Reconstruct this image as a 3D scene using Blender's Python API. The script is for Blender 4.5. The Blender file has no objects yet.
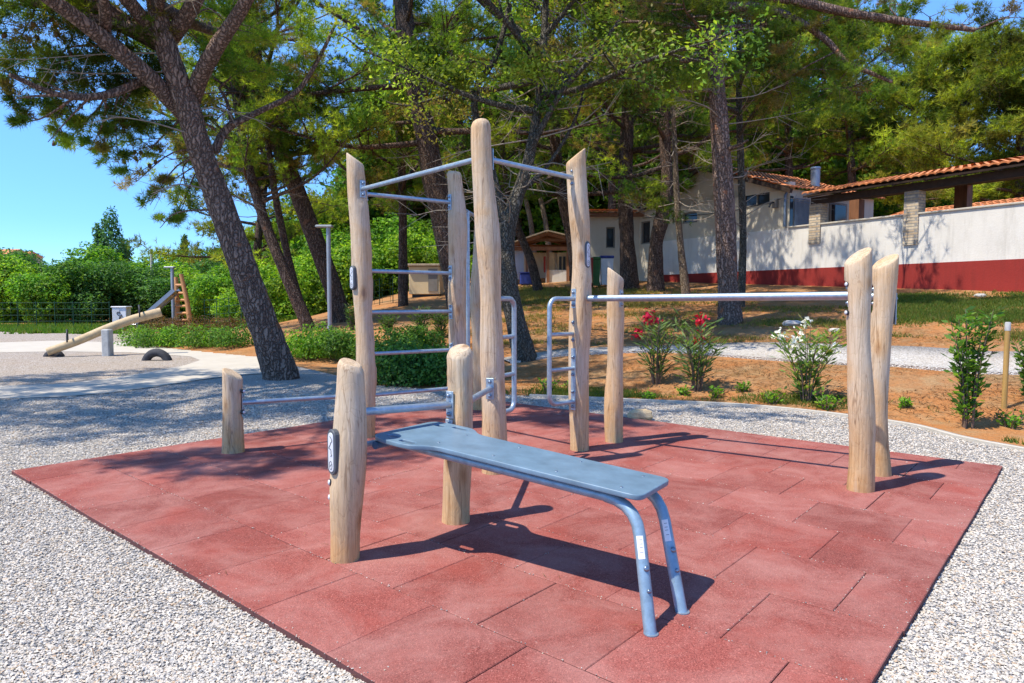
import bpy, math, random
import numpy as np
from mathutils import Vector, Matrix

R = math.radians
scene = bpy.context.scene
col = scene.collection
rnd = random.Random(7)

# ------------------------------------------------------------------ camera geometry
CAM_H, FPX, PITCH = 1.26, 682.67, math.atan((341.5 - 300) / 682.67)
_cp, _sp = math.cos(PITCH), math.sin(PITCH)

def ray(x, y):
    u = (x - 512) / FPX; v = (341.5 - y) / FPX
    return (u, _cp + v * _sp, -_sp + v * _cp)

def at(x, y, Y):
    r = ray(x, y); t = Y / r[1]
    return Vector((r[0] * t, Y, CAM_H + r[2] * t))

def sm(x):
    x = max(0.0, min(1.0, x)); return x * x * (3 - 2 * x)

def terrain(X, Y):
    d = max(0.0, .61 * (X - 4.24) + .79 * (Y - 5.65) - .3)
    z = .11 * min(d, 8) + .12 * max(0, min(d, 60) - 8)
    z *= sm(d / .8) if d < .8 else 1
    return z * sm((X + 13) / 9)

def hit(x, y):
    r = ray(x, y); t = 1.0
    while t < 150:
        p = (r[0] * t, r[1] * t, CAM_H + r[2] * t)
        if p[2] < terrain(p[0], p[1]): return Vector((p[0], p[1], terrain(p[0], p[1])))
        t += .02
    return Vector((r[0] * t, r[1] * t, 0))

# ------------------------------------------------------------------ materials
def new_mat(name):
    m = bpy.data.materials.new(name); m.use_nodes = True
    nt = m.node_tree
    b = nt.nodes['Principled BSDF']
    return m, nt, b

def N(nt, typ, **kw):
    n = nt.nodes.new(typ)
    for k, v in kw.items(): setattr(n, k, v)
    return n

def ramp(nt, fac, stops):
    r = N(nt, 'ShaderNodeValToRGB')
    el = r.color_ramp.elements
    while len(el) < len(stops): el.new(.5)
    for e, (p, c) in zip(el, stops):
        e.position = p; e.color = (*c, 1)
    nt.links.new(fac, r.inputs[0]); return r.outputs[0]

def coords(nt, scale=(1, 1, 1), kind='Object'):
    tc = N(nt, 'ShaderNodeTexCoord'); mp = N(nt, 'ShaderNodeMapping')
    mp.inputs['Scale'].default_value = scale
    if kind == 'World':
        g = N(nt, 'ShaderNodeNewGeometry'); nt.links.new(g.outputs['Position'], mp.inputs['Vector'])
    else:
        nt.links.new(tc.outputs[kind], mp.inputs['Vector'])
    return mp.outputs[0]

def noise(nt, vec, scale, detail=4, rough=.6, dist=0):
    n = N(nt, 'ShaderNodeTexNoise')
    n.inputs['Scale'].default_value = scale; n.inputs['Detail'].default_value = detail
    n.inputs['Roughness'].default_value = rough; n.inputs['Distortion'].default_value = dist
    nt.links.new(vec, n.inputs['Vector']); return n.outputs[0]

def mix(nt, fac, a, b, mode='MIX'):
    m = N(nt, 'ShaderNodeMix', data_type='RGBA', blend_type=mode)
    for s, v in ((m.inputs[0], fac), (m.inputs[6], a), (m.inputs[7], b)):
        if isinstance(v, (int, float)): s.default_value = v
        elif isinstance(v, tuple): s.default_value = (*v, 1)
        else: nt.links.new(v, s)
    return m.outputs[2]

def bump(nt, b, h, strength, dist=.02):
    n = N(nt, 'ShaderNodeBump'); n.inputs['Strength'].default_value = strength
    n.inputs['Distance'].default_value = dist
    nt.links.new(h, n.inputs['Height']); nt.links.new(n.outputs[0], b.inputs['Normal'])

def simple(name, c, rough=.6, metal=0, var=.12, scale=6, bstr=.15, spec=.3, kind='World', stretch=(1, 1, 1)):
    m, nt, b = new_mat(name)
    v = coords(nt, stretch, kind)
    f = noise(nt, v, scale, 5, .65)
    lo = tuple(x * (1 - var) for x in c); hi = tuple(min(1, x * (1 + var)) for x in c)
    nt.links.new(ramp(nt, f, [(.3, lo), (.7, hi)]), b.inputs['Base Color'])
    b.inputs['Roughness'].default_value = rough; b.inputs['Metallic'].default_value = metal
    b.inputs['Specular IOR Level'].default_value = spec
    if bstr: bump(nt, b, noise(nt, v, scale * 6, 3, .6), bstr, .01)
    return m

M = {}

def mat_wood():
    m, nt, b = new_mat('peeled_robinia')
    v = coords(nt, (1, 1, .05), 'World')
    v1 = coords(nt, (1, 1, 1), 'World')
    grain = noise(nt, v, 70, 7, .72, .8)
    big = noise(nt, v1, 3.2, 4, .6, .5)
    c = ramp(nt, grain, [(.28, (.36, .25, .15)), (.42, (.53, .405, .265)), (.58, (.63, .495, .335)), (.78, (.70, .575, .415))])
    ochre = ramp(nt, big, [(.42, (.96, .97, 1.0)), (.66, (1.0, .85, .68))])
    c = mix(nt, .95, c, ochre, 'MULTIPLY')
    # darker weathered foot of the post
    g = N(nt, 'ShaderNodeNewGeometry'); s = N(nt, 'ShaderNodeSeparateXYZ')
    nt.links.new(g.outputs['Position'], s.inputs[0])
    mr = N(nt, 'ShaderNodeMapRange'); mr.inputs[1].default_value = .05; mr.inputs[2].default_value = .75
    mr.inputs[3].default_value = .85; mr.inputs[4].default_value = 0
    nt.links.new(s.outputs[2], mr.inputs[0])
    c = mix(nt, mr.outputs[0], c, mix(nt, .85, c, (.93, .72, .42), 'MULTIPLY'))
    # knots and short cracks
    vo = N(nt, 'ShaderNodeTexVoronoi', feature='DISTANCE_TO_EDGE')
    vs = coords(nt, (6, 6, 1.1), 'World'); vd = N(nt, 'ShaderNodeVectorMath', operation='ADD')
    nv = N(nt, 'ShaderNodeTexNoise'); nv.inputs['Scale'].default_value = 5; nt.links.new(v1, nv.inputs['Vector'])
    nt.links.new(vs, vd.inputs[0]); nt.links.new(nv.outputs['Color'], vd.inputs[1]); nt.links.new(vd.outputs[0], vo.inputs['Vector'])
    crack = ramp(nt, vo.outputs['Distance'], [(.0, (.62, .55, .5)), (.022, (1, 1, 1))])
    c = mix(nt, .55, c, crack, 'MULTIPLY')
    kn = N(nt, 'ShaderNodeTexVoronoi', feature='F1'); kn.inputs['Scale'].default_value = 1
    nt.links.new(coords(nt, (5.5, 5.5, 2.6), 'World'), kn.inputs['Vector'])
    knot = ramp(nt, kn.outputs['Distance'], [(.06, (.42, .29, .20)), (.12, (.78, .66, .54)), (.22, (1, 1, 1))])
    c = mix(nt, .8, c, knot, 'MULTIPLY')
    # long drying checks and grey weathered streaks
    lc = noise(nt, coords(nt, (1, 1, .035), 'World'), 17, 3, .5, .4)
    c = mix(nt, .65, c, ramp(nt, lc, [(.488, (1, 1, 1)), (.4975, (.42, .34, .28)), (.5025, (.42, .34, .28)), (.512, (1, 1, 1))]), 'MULTIPLY')
    gw = noise(nt, coords(nt, (1, 1, .22), 'World'), 7, 5, .7, .3)
    c = mix(nt, ramp(nt, gw, [(.55, (0, 0, 0)), (.75, (.5, .5, .5))]), c, (.40, .36, .32))
    nt.links.new(c, b.inputs['Base Color'])
    b.inputs['Roughness'].default_value = .68; b.inputs['Specular IOR Level'].default_value = .25
    bump(nt, b, mix(nt, .35, grain, vo.outputs['Distance']), .55, .012)
    return m

def mat_bark(name, dark, light, patch, sc=1.0):
    m, nt, b = new_mat(name)
    v = coords(nt, (1, 1, .17), 'World'); v1 = coords(nt, (1, 1, 1), 'World')
    vo = N(nt, 'ShaderNodeTexVoronoi', feature='DISTANCE_TO_EDGE'); vo.inputs['Scale'].default_value = 19 * sc
    dn = N(nt, 'ShaderNodeTexNoise'); dn.inputs['Scale'].default_value = 8; nt.links.new(v1, dn.inputs['Vector'])
    ad = N(nt, 'ShaderNodeVectorMath', operation='MULTIPLY_ADD'); ad.inputs[1].default_value = (.14, .14, .14)
    nt.links.new(dn.outputs['Color'], ad.inputs[0]); nt.links.new(v, ad.inputs[2]); nt.links.new(ad.outputs[0], vo.inputs['Vector'])
    f = noise(nt, v, 24 * sc, 5, .7)
    c = ramp(nt, vo.outputs['Distance'], [(.0, tuple(x * .42 for x in dark)), (.06, tuple(x * .8 for x in dark)), (.17, tuple((x + y) / 2 for x, y in zip(dark, light))), (.5, light)])
    c = mix(nt, .6, c, ramp(nt, f, [(.3, (.55, .5, .5)), (.7, (1.25, 1.2, 1.15))]), 'MULTIPLY')
    pn = noise(nt, v1, 4.2, 2, .5)
    c = mix(nt, ramp(nt, pn, [(.66, (0, 0, 0)), (.72, (.7, .7, .7))]), c, patch)
    nt.links.new(c, b.inputs['Base Color'])
    b.inputs['Roughness'].default_value = .9; b.inputs['Specular IOR Level'].default_value = .15
    bump(nt, b, mix(nt, .35, ramp(nt, vo.outputs['Distance'], [(0, (0, 0, 0)), (.25, (1, 1, 1))]), f), .9, .05)
    return m

def mat_leaf(name, trans=.35, rough=.6):
    m, nt, b = new_mat(name)
    a = N(nt, 'ShaderNodeVertexColor', layer_name='Col')
    nt.links.new(a.outputs[0], b.inputs['Base Color'])
    b.inputs['Roughness'].default_value = rough; b.inputs['Specular IOR Level'].default_value = .25
    t = N(nt, 'ShaderNodeBsdfTranslucent')
    tc = mix(nt, 1.0, a.outputs[0], (1.35, 1.35, .5), 'MULTIPLY')
    nt.links.new(tc, t.inputs[0])
    ms = N(nt, 'ShaderNodeMixShader'); ms.inputs[0].default_value = trans
    nt.links.new(b.outputs[0], ms.inputs[1]); nt.links.new(t.outputs[0], ms.inputs[2])
    nt.links.new(ms.outputs[0], nt.nodes['Material Output'].inputs[0])
    return m

def mat_vcol(name, rough=.8):
    m, nt, b = new_mat(name)
    a = N(nt, 'ShaderNodeVertexColor', layer_name='Col')
    v = coords(nt, (1, 1, 1), 'World')
    c = mix(nt, .5, a.outputs[0], ramp(nt, noise(nt, v, 160, 3), [(.3, (.7, .7, .7)), (.7, (1.2, 1.2, 1.2))]), 'MULTIPLY')
    nt.links.new(c, b.inputs['Base Color'])
    b.inputs['Roughness'].default_value = rough; b.inputs['Specular IOR Level'].default_value = .2
    return m

def mat_gravel(name, stops, scale, tint, tamt, bs=1.0):
    m, nt, b = new_mat(name)
    v = coords(nt, (1, 1, 1), 'World')
    vo = N(nt, 'ShaderNodeTexVoronoi', feature='F1'); vo.inputs['Scale'].default_value = scale
    nt.links.new(v, vo.inputs['Vector'])
    sp = N(nt, 'ShaderNodeSeparateColor'); nt.links.new(vo.outputs['Color'], sp.inputs[0])
    c = ramp(nt, sp.outputs[0], stops)
    dk = ramp(nt, vo.outputs['Distance'], [(.35, (1, 1, 1)), (.75, (.35, .34, .33))])
    c = mix(nt, .55, c, dk, 'MULTIPLY')
    big = noise(nt, v, .5, 5, .65)
    c = mix(nt, ramp(nt, big, [(.42, (0, 0, 0)), (.72, (tamt, tamt, tamt))]), c, tint)
    nt.links.new(c, b.inputs['Base Color'])
    b.inputs['Roughness'].default_value = .9; b.inputs['Specular IOR Level'].default_value = .15
    inv = N(nt, 'ShaderNodeMath', operation='SUBTRACT'); inv.inputs[0].default_value = 1
    nt.links.new(vo.outputs['Distance'], inv.inputs[1])
    bump(nt, b, inv.outputs[0], bs, .02)
    return m

def mat_rubber():
    m, nt, b = new_mat('red_rubber_crumb')
    v = coords(nt, (1, 1, 1), 'World')
    a = N(nt, 'ShaderNodeVertexColor', layer_name='Col')
    g = N(nt, 'ShaderNodeTexVoronoi', feature='F1'); g.inputs['Scale'].default_value = 260; nt.links.new(v, g.inputs['Vector'])
    sp = N(nt, 'ShaderNodeSeparateColor'); nt.links.new(g.outputs['Color'], sp.inputs[0])
    grain = ramp(nt, sp.outputs[1], [(.0, (.58, .55, .55)), (.5, (1, 1, 1)), (.93, (1.15, 1.15, 1.15)), (1, (1.7, 2.2, 2.2))])
    c = mix(nt, 1, a.outputs[0], grain, 'MULTIPLY')
    dust = noise(nt, v, 2.6, 7, .68, .6)
    c = mix(nt, ramp(nt, dust, [(.40, (0, 0, 0)), (.60, (.30, .30, .30)), (.78, (.60, .60, .60))]), c, (.49, .26, .22))
    red = noise(nt, coords(nt, (1.3, 1.3, 1), 'World'), 1.7, 4, .6)
    c = mix(nt, ramp(nt, red, [(.52, (0, 0, 0)), (.75, (.45, .45, .45))]), c, (.33, .062, .042))
    sd = noise(nt, v, 42, 3, .7)
    c = mix(nt, ramp(nt, sd, [(.64, (0, 0, 0)), (.74, (.38, .38, .38))]), c, (.46, .27, .225))
    nt.links.new(c, b.inputs['Base Color'])
    b.inputs['Roughness'].default_value = .85; b.inputs['Specular IOR Level'].default_value = .2
    bump(nt, b, g.outputs['Distance'], .5, .003)
    return m

def mat_earth():
    m, nt, b = new_mat('red_earth_with_needles')
    v = coords(nt, (1, 1, 1), 'World')
    n1 = noise(nt, v, .55, 6, .65, .4); n2 = noise(nt, v, 3.5, 6, .7); n3 = noise(nt, v, 30, 4, .7)
    c = ramp(nt, n1, [(.32, (.47, .205, .07)), (.5, (.43, .19, .07)), (.62, (.35, .20, .095))])
    c = mix(nt, ramp(nt, n2, [(.45, (0, 0, 0)), (.68, (.75, .75, .75))]), c, (.40, .27, .14))
    c = mix(nt, ramp(nt, noise(nt, v, 1.1, 5, .7), [(.53, (0, 0, 0)), (.66, (.35, .35, .35))]), c, (.22, .17, .075))
    c = mix(nt, .8, c, ramp(nt, n3, [(.25, (.55, .52, .5)), (.75, (1.3, 1.3, 1.3))]), 'MULTIPLY')
    nt.links.new(c, b.inputs['Base Color'])
    b.inputs['Roughness'].default_value = .95; b.inputs['Specular IOR Level'].default_value = .1
    bump(nt, b, mix(nt, .5, n2, n3), .9, .06)
    return m

def mat_steel():
    m, nt, b = new_mat('galvanised_steel')
    v = coords(nt, (1, 1, 1), 'World')
    c = ramp(nt, noise(nt, v, 26, 5, .7), [(.3, (.30, .38, .44)), (.7, (.46, .54, .60))])
    nt.links.new(c, b.inputs['Base Color']); b.inputs['Metallic'].default_value = .75
    nt.links.new(ramp(nt, noise(nt, v, 60, 3), [(.3, (.38,) * 3), (.7, (.58,) * 3)]), b.inputs['Roughness'])
    return m

def mat_brick():
    m, nt, b = new_mat('pale_stone_brick')
    v = coords(nt, (1, 1, 1), 'Object')
    mp = N(nt, 'ShaderNodeMapping'); mp.inputs['Rotation'].default_value = (R(90), 0, 0)
    br = N(nt, 'ShaderNodeTexBrick'); br.inputs['Scale'].default_value = 1
    br.inputs['Brick Width'].default_value = .2; br.inputs['Row Height'].default_value = .075
    br.inputs['Mortar Size'].default_value = .012
    br.inputs['Color1'].default_value = (.62, .52, .37, 1); br.inputs['Color2'].default_value = (.44, .33, .21, 1)
    br.inputs['Mortar'].default_value = (.30, .28, .25, 1)
    # u runs along the face whichever way it points
    s = N(nt, 'ShaderNodeSeparateXYZ'); nt.links.new(v, s.inputs[0])
    ad = N(nt, 'ShaderNodeMath', operation='ADD'); nt.links.new(s.outputs[0], ad.inputs[0]); nt.links.new(s.outputs[1], ad.inputs[1])
    cb = N(nt, 'ShaderNodeCombineXYZ'); nt.links.new(ad.outputs[0], cb.inputs[0]); nt.links.new(s.outputs[2], cb.inputs[1])
    nt.links.new(cb.outputs[0], br.inputs['Vector'])
    c = mix(nt, .6, br.outputs['Color'], ramp(nt, noise(nt, v, 14), [(.3, (.6, .6, .6)), (.7, (1.3, 1.3, 1.3))]), 'MULTIPLY')
    nt.links.new(c, b.inputs['Base Color']); b.inputs['Roughness'].default_value = .9
    inv = N(nt, 'ShaderNodeMath', operation='SUBTRACT'); inv.inputs[0].default_value = 1
    nt.links.new(br.outputs['Fac'], inv.inputs[1]); bump(nt, b, inv.outputs[0], .8, .02)
    return m

def mat_render(name, c, stain, rough=.9):
    m, nt, b = new_mat(name)
    v = coords(nt, (1, 1, 1), 'World'); vs = coords(nt, (1.6, 1.6, .22), 'World')
    k = ramp(nt, noise(nt, v, 1.4, 6, .65), [(.3, tuple(x * .88 for x in c)), (.7, c)])
    k = mix(nt, ramp(nt, noise(nt, vs, 3.0, 5, .7), [(.5, (0, 0, 0)), (.78, (.62, .62, .62))]), k, stain)
    nt.links.new(k, b.inputs['Base Color']); b.inputs['Roughness'].default_value = rough
    b.inputs['Specular IOR Level'].default_value = .2
    bump(nt, b, noise(nt, v, 22, 5, .7), .35, .015)
    return m

def mat_tile():
    m, nt, b = new_mat('terracotta_tiles')
    v = coords(nt, (1, 1, 1), 'World')
    c = ramp(nt, noise(nt, v, 5, 4, .7), [(.3, (.46, .14, .045)), (.5, (.64, .22, .075)), (.72, (.72, .32, .15))])
    nt.links.new(c, b.inputs['Base Color']); b.inputs['Roughness'].default_value = .8
    bump(nt, b, noise(nt, v, 30), .3, .01)
    return m

def mat_glass(name, c=(.02, .025, .03)):
    m, nt, b = new_mat(name)
    v = coords(nt, (1, 1, 1), 'World')
    nt.links.new(ramp(nt, noise(nt, v, 1.5, 2), [(.3, c), (.7, tuple(x * 1.6 for x in c))]), b.inputs['Base Color'])
    b.inputs['Roughness'].default_value = .08
    return m

M['wood'] = mat_wood()
M['pine_bark'] = mat_bark('pine_bark', (.20, .138, .108), (.35, .255, .20), (.42, .17, .08))
M['dark_bark'] = mat_bark('dark_bark', (.11, .075, .056), (.215, .155, .118), (.24, .12, .07))
M['grey_bark'] = mat_bark('grey_bark', (.105, .097, .075), (.185, .172, .138), (.15, .14, .09), 1.3)
M['pale_bark'] = mat_bark('pale_bark', (.22, .17, .115), (.42, .34, .24), (.30, .22, .13), 1.8)
M['dead_twig'] = simple('dead_twig_wood', (.30, .25, .19), .9, var=.3, scale=20)
M['cone'] = simple('pine_cone', (.13, .07, .04), .85, var=.4, scale=60, bstr=.4)
M['twig'] = simple('twig_wood', (.16, .11, .075), .9, var=.3, scale=20)
M['needle'] = mat_leaf('pine_needles', .54, .7)
M['leaf'] = mat_leaf('green_leaves', .46, .55)
M['petal'] = mat_leaf('petals', .25, .6)
M['stone'] = mat_vcol('crushed_stone', .85)
M['gravel'] = mat_gravel('grey_gravel', [(0, (.25, .245, .24)), (.25, (.45, .43, .40)), (.5, (.58, .545, .49)), (.75, (.67, .635, .58)), (1, (.58, .49, .38))], 75, (.42, .36, .29), .35)
M['sand_gravel'] = mat_gravel('brown_gravel', [(0, (.26, .21, .16)), (.3, (.42, .35, .28)), (.7, (.55, .48, .40)), (1, (.62, .57, .52))], 50, (.40, .30, .21), .55)
M['lane'] = mat_gravel('white_lane_gravel', [(0, (.38, .35, .30)), (.4, (.56, .53, .48)), (1, (.68, .66, .62))], 45, (.46, .38, .28), .5)
M['rubber'] = mat_rubber()
M['rubber_side'] = simple('rubber_edge', (.11, .045, .042), .9)
M['earth'] = mat_earth()
M['concrete'] = mat_render('pale_concrete', (.52, .475, .395), (.40, .35, .27))
M['steel'] = mat_steel()
M['board'] = simple('blue_grey_panel', (.135, .212, .275), .40, var=.20, scale=9, bstr=.05, spec=.4)
M['board_edge'] = simple('blue_panel_edge', (.06, .15, .26), .45, var=.1, bstr=0)
M['frame_blue'] = simple('bluish_zinc_tube', (.24, .34, .41), .42, .35, var=.22, scale=22, bstr=.04)
M['bolt'] = simple('bolt_steel', (.22, .27, .33), .35, .8, bstr=0)
M['black'] = simple('black_plastic', (.03, .032, .036), .5, bstr=.05)
M['plaque'] = simple('dark_grey_plaque', (.085, .095, .105), .5, bstr=.05)
M['plate'] = simple('silver_plate', (.62, .64, .66), .45, .1, var=.06, bstr=0)
M['ink'] = simple('black_ink', (.03, .03, .035), .6, bstr=0)
M['sticker'] = simple('white_sticker', (.78, .78, .76), .5, var=.05, bstr=0)
M['white_wall'] = mat_render('white_render', (.73, .70, .63), (.44, .41, .34))
M['cream_wall'] = mat_render('cream_render', (.60, .54, .42), (.46, .42, .33))
M['red_base'] = mat_render('red_painted_plinth', (.29, .033, .026), (.17, .027, .022), .8)
M['brick'] = mat_brick()
M['tile'] = mat_tile()
M['beam'] = simple('dark_timber', (.045, .028, .02), .7, var=.3, scale=8)
M['brown_wood'] = simple('brown_timber', (.22, .10, .05), .7, var=.3, scale=8, stretch=(1, 1, .2))
M['glass'] = mat_glass('dark_glass')
M['wframe'] = simple('window_frame_paint', (.22, .20, .17), .6)
M['zinc'] = simple('zinc_sheet', (.22, .27, .33), .45, .4, bstr=.05)
M['white_paint'] = simple('white_paint', (.74, .75, .76), .5, var=.08, bstr=.03)
M['curtain'] = simple('white_curtain', (.68, .72, .80), .8, var=.08)
M['shed'] = simple('cream_shed_panel', (.66, .52, .30), .7, var=.06, scale=3)
M['pale_grey'] = simple('weathered_grey_timber', (.42, .42, .40), .75, var=.2, scale=9)
M['grey_paint'] = simple('grey_lamp_paint', (.30, .33, .36), .45, .3, bstr=.02)
M['tyre'] = simple('tyre_rubber', (.05, .05, .055), .85, var=.4)
M['orange_wood'] = simple('orange_larch', (.50, .25, .10), .7, var=.25, scale=10, stretch=(1, 1, .2))
M['pale_log'] = simple('pale_log', (.50, .375, .22), .7, var=.2, scale=10)
M['stake'] = simple('ochre_stake', (.42, .26, .08), .75, var=.25, scale=14, stretch=(1, 1, .15))
M['blue_bin'] = simple('blue_plastic', (.03, .05, .22), .5)
M['red_paint'] = simple('red_panel', (.40, .04, .025), .5)
M['green_paint'] = simple('green_panel', (.05, .16, .04), .5)
M['green_wire'] = simple('green_fence_wire', (.02, .075, .045), .5, .2, bstr=0)
M['rock'] = simple('tan_rock', (.50, .38, .22), .9, var=.3, scale=10, bstr=.6)
M['pale_rock'] = simple('pale_limestone', (.48, .45, .40), .9, var=.25, scale=6, bstr=.6)
M['pinkwall'] = simple('pinkish_far_walls', (.55, .42, .36), .9, var=.2)
M['thatch'] = simple('weathered_boards', (.34, .27, .19), .9, var=.35, scale=9, stretch=(1, 1, .4))
M['alu'] = simple('slide_steel', (.42, .45, .48), .3, .85, bstr=0)

# ------------------------------------------------------------------ mesh builder
class MB:
    def __init__(s): s.v = []; s.f = []; s.mi = []; s.sm = []; s.mats = []
    def mat(s, m):
        if m not in s.mats: s.mats.append(m)
        return s.mats.index(m)
    def face(s, idx, mi=0, smooth=False): s.f.append(tuple(idx)); s.mi.append(mi); s.sm.append(smooth)
    def box(s, c, size, axes=None, m=None, ch=0.0):
        mi = s.mat(m) if m else 0
        c = Vector(c); hx, hy, hz = (x / 2 for x in size)
        ax = axes or (Vector((1, 0, 0)), Vector((0, 1, 0)), Vector((0, 0, 1)))
        ax = [Vector(a) for a in ax]
        if ch <= 0:
            o = len(s.v)
            for z in (-hz, hz):
                for x, y in ((-hx, -hy), (hx, -hy), (hx, hy), (-hx, hy)):
                    s.v.append(c + ax[0] * x + ax[1] * y + ax[2] * z)
            for q in ((3, 2, 1, 0), (4, 5, 6, 7), (0, 1, 5, 4), (1, 2, 6, 5), (2, 3, 7, 6), (3, 0, 4, 7)):
                s.face([o + i for i in q], mi)
        else:
            out = [(-hx + ch, -hy), (hx - ch, -hy), (hx, -hy + ch), (hx, hy - ch), (hx - ch, hy), (-hx + ch, hy), (-hx, hy - ch), (-hx, -hy + ch)]
            inn = [(x * (1 - ch / hx), y * (1 - ch / hy)) for x, y in out]
            rings = [(inn, -hz), (out, -hz + ch), (out, hz - ch), (inn, hz)]
            o = len(s.v)
            for r, z in rings:
                for x, y in r: s.v.append(c + ax[0] * x + ax[1] * y + ax[2] * z)
            for k in range(3):
                for i in range(8):
                    j = (i + 1) % 8
                    s.face((o + k * 8 + i, o + k * 8 + j, o + k * 8 + 8 + j, o + k * 8 + 8 + i), mi)
            s.face([o + i for i in range(7, -1, -1)], mi); s.face([o + 24 + i for i in range(8)], mi)
        return s
    def tube(s, pts, r, n=10, m=None, caps=True, wob=0.0, rg=None):
        mi = s.mat(m) if m else 0
        pts = [Vector(p) for p in pts]
        rr = r if isinstance(r, (list, tuple)) else [r] * len(pts)
        o = len(s.v); ref = None
        for i, p in enumerate(pts):
            d = (pts[min(i + 1, len(pts) - 1)] - pts[max(i - 1, 0)]).normalized()
            if ref is None:
                ref = Vector((1, 0, 0)) if abs(d.x) < .8 else Vector((0, 1, 0))
            u = (ref - d * ref.dot(d)).normalized(); w = d.cross(u); ref = u
            for k in range(n):
                a = 2 * math.pi * k / n
                q = rr[i] * (1 + (rg.uniform(-wob, wob) if rg else 0))
                s.v.append(p + u * math.cos(a) * q + w * math.sin(a) * q)
        for i in range(len(pts) - 1):
            for k in range(n):
                j = (k + 1) % n
                s.face((o + i * n + k, o + i * n + j, o + (i + 1) * n + j, o + (i + 1) * n + k), mi, True)
        if caps:
            for base, rev in ((o, True), (o + (len(pts) - 1) * n, False)):
                c = len(s.v); s.v.extend([s.v[base + k].copy() for k in range(n)])
                s.face([c + k for k in (range(n - 1, -1, -1) if rev else range(n))], mi)
        return s
    def dome(s, c, d, r, h, n=10, m=None):
        d = Vector(d).normalized(); c = Vector(c)
        return s.tube([c, c + d * h * .55, c + d * h * .85, c + d * h], [r, r * .95, r * .7, r * .25], n, m)
    def prism(s, outline, z0, z1, xf, m=None, m_side=None, ch=0.0):
        # outline in local 2D (ccw), extruded from z0 to z1; xf maps local (x,y,z) to world
        mi = s.mat(m) if m else 0; ms = s.mat(m_side) if m_side else mi
        n = len(outline); o = len(s.v)
        if ch > 0:
            cx = sum(p[0] for p in outline) / n; cy = sum(p[1] for p in outline) / n
            def inset(i):
                a = Vector(outline[i - 1]); b = Vector(outline[i]); c = Vector(outline[(i + 1) % n])
                t = ((b - a).normalized() + (c - b).normalized()).normalized()
                return b + Vector((-t.y, t.x)) * ch
            inn = [inset(i) for i in range(n)]
            rings = [(inn, z0), (outline, z0 + ch), (outline, z1 - ch), (inn, z1)]
        else: rings = [(outline, z0), (outline, z1)]
        for r, z in rings:
            for p in r: s.v.append(xf(p[0], p[1], z))
        for k in range(len(rings) - 1):
            for i in range(n):
                j = (i + 1) % n
                s.face((o + k * n + i, o + k * n + j, o + (k + 1) * n + j, o + (k + 1) * n + i), ms)
        s.face([o + i for i in range(n - 1, -1, -1)], mi)
        s.face([o + (len(rings) - 1) * n + i for i in range(n)], mi)
        return s
    def build(s, name, mat, parent=None, origin=None):
        o0 = Vector(origin) if origin is not None else (root_origin(parent) if parent else Vector((0, 0, 0)))
        me = bpy.data.meshes.new(name)
        me.from_pydata([tuple(Vector(p) - o0) for p in s.v], [], s.f)
        ms = s.mats if s.mats else [mat]
        for m in ms: me.materials.append(M[m])
        if s.mats: me.polygons.foreach_set('material_index', s.mi)
        me.polygons.foreach_set('use_smooth', s.sm)
        me.update()
        ob = bpy.data.objects.new(name, me); col.objects.link(ob)
        if parent: ob.parent = parent
        else: ob.location = o0
        return ob

def root_origin(o):
    while o.parent: o = o.parent
    return o.location.copy()

def thing(name, loc, label, cat, group=None):
    o = bpy.data.objects.new(name, None); col.objects.link(o)
    o.location = loc; o.empty_display_size = .2
    return tag(o, label, cat, group)

def tag(o, label, cat, group=None, kind=None):
    o['label'] = label; o['category'] = cat
    if group: o['group'] = group
    if kind: o['kind'] = kind
    return o

def structure(o): o['kind'] = 'structure'; return o

def copy_tree(o, parent=None):
    c = o.copy(); col.objects.link(c)
    if parent: c.parent = parent
    for ch in list(o.children): copy_tree(ch, c)
    return c

def np_mesh(name, verts, nper, colors, mat, parent=None, origin=None, smooth=False, faces=None):
    """verts (k,nper,3) loose polygons, colours (k,3); or shared verts with an explicit face array."""
    me = bpy.data.meshes.new(name)
    o0 = np.array(origin if origin is not None else (root_origin(parent) if parent else (0, 0, 0)), dtype=np.float64)
    if faces is None:
        k = verts.shape[0]; vv = verts.reshape(-1, 3); fi = np.arange(k * nper); cc = np.repeat(colors, nper, axis=0)
    else:
        vv = verts; k = faces.shape[0]; fi = faces.reshape(-1); cc = colors
    vv = vv - o0
    me.vertices.add(len(vv)); me.vertices.foreach_set('co', vv.astype(np.float32).ravel())
    me.loops.add(len(fi)); me.loops.foreach_set('vertex_index', fi.astype(np.int32))
    me.polygons.add(k); me.polygons.foreach_set('loop_start', (np.arange(k) * nper).astype(np.int32))
    me.polygons.foreach_set('use_smooth', np.full(k, smooth))
    me.update(calc_edges=True)
    at_ = me.color_attributes.new('Col', 'FLOAT_COLOR', 'POINT')
    at_.data.foreach_set('color', np.concatenate([cc, np.ones((len(cc), 1))], 1).astype(np.float32).ravel())
    me.materials.append(M[mat])
    ob = bpy.data.objects.new(name, me); col.objects.link(ob)
    if parent: ob.parent = parent
    else: ob.location = o0
    return ob

def unit(a): return a / np.maximum(np.linalg.norm(a, axis=-1, keepdims=True), 1e-9)

def spline(pts, n=5):
    pts = [Vector(p) for p in pts]
    if len(pts) < 3: return [pts[0].lerp(pts[-1], i / n) for i in range(n + 1)]
    out = []; P = [pts[0] * 2 - pts[1]] + pts + [pts[-1] * 2 - pts[-2]]
    for i in range(1, len(P) - 2):
        a, b, c, d = P[i - 1], P[i], P[i + 1], P[i + 2]
        for k in range(n):
            t = k / n
            out.append(.5 * ((2 * b) + (c - a) * t + (2 * a - 5 * b + 4 * c - d) * t * t + (3 * b - a - 3 * c + d) * t ** 3))
    out.append(pts[-1]); return out

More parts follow.
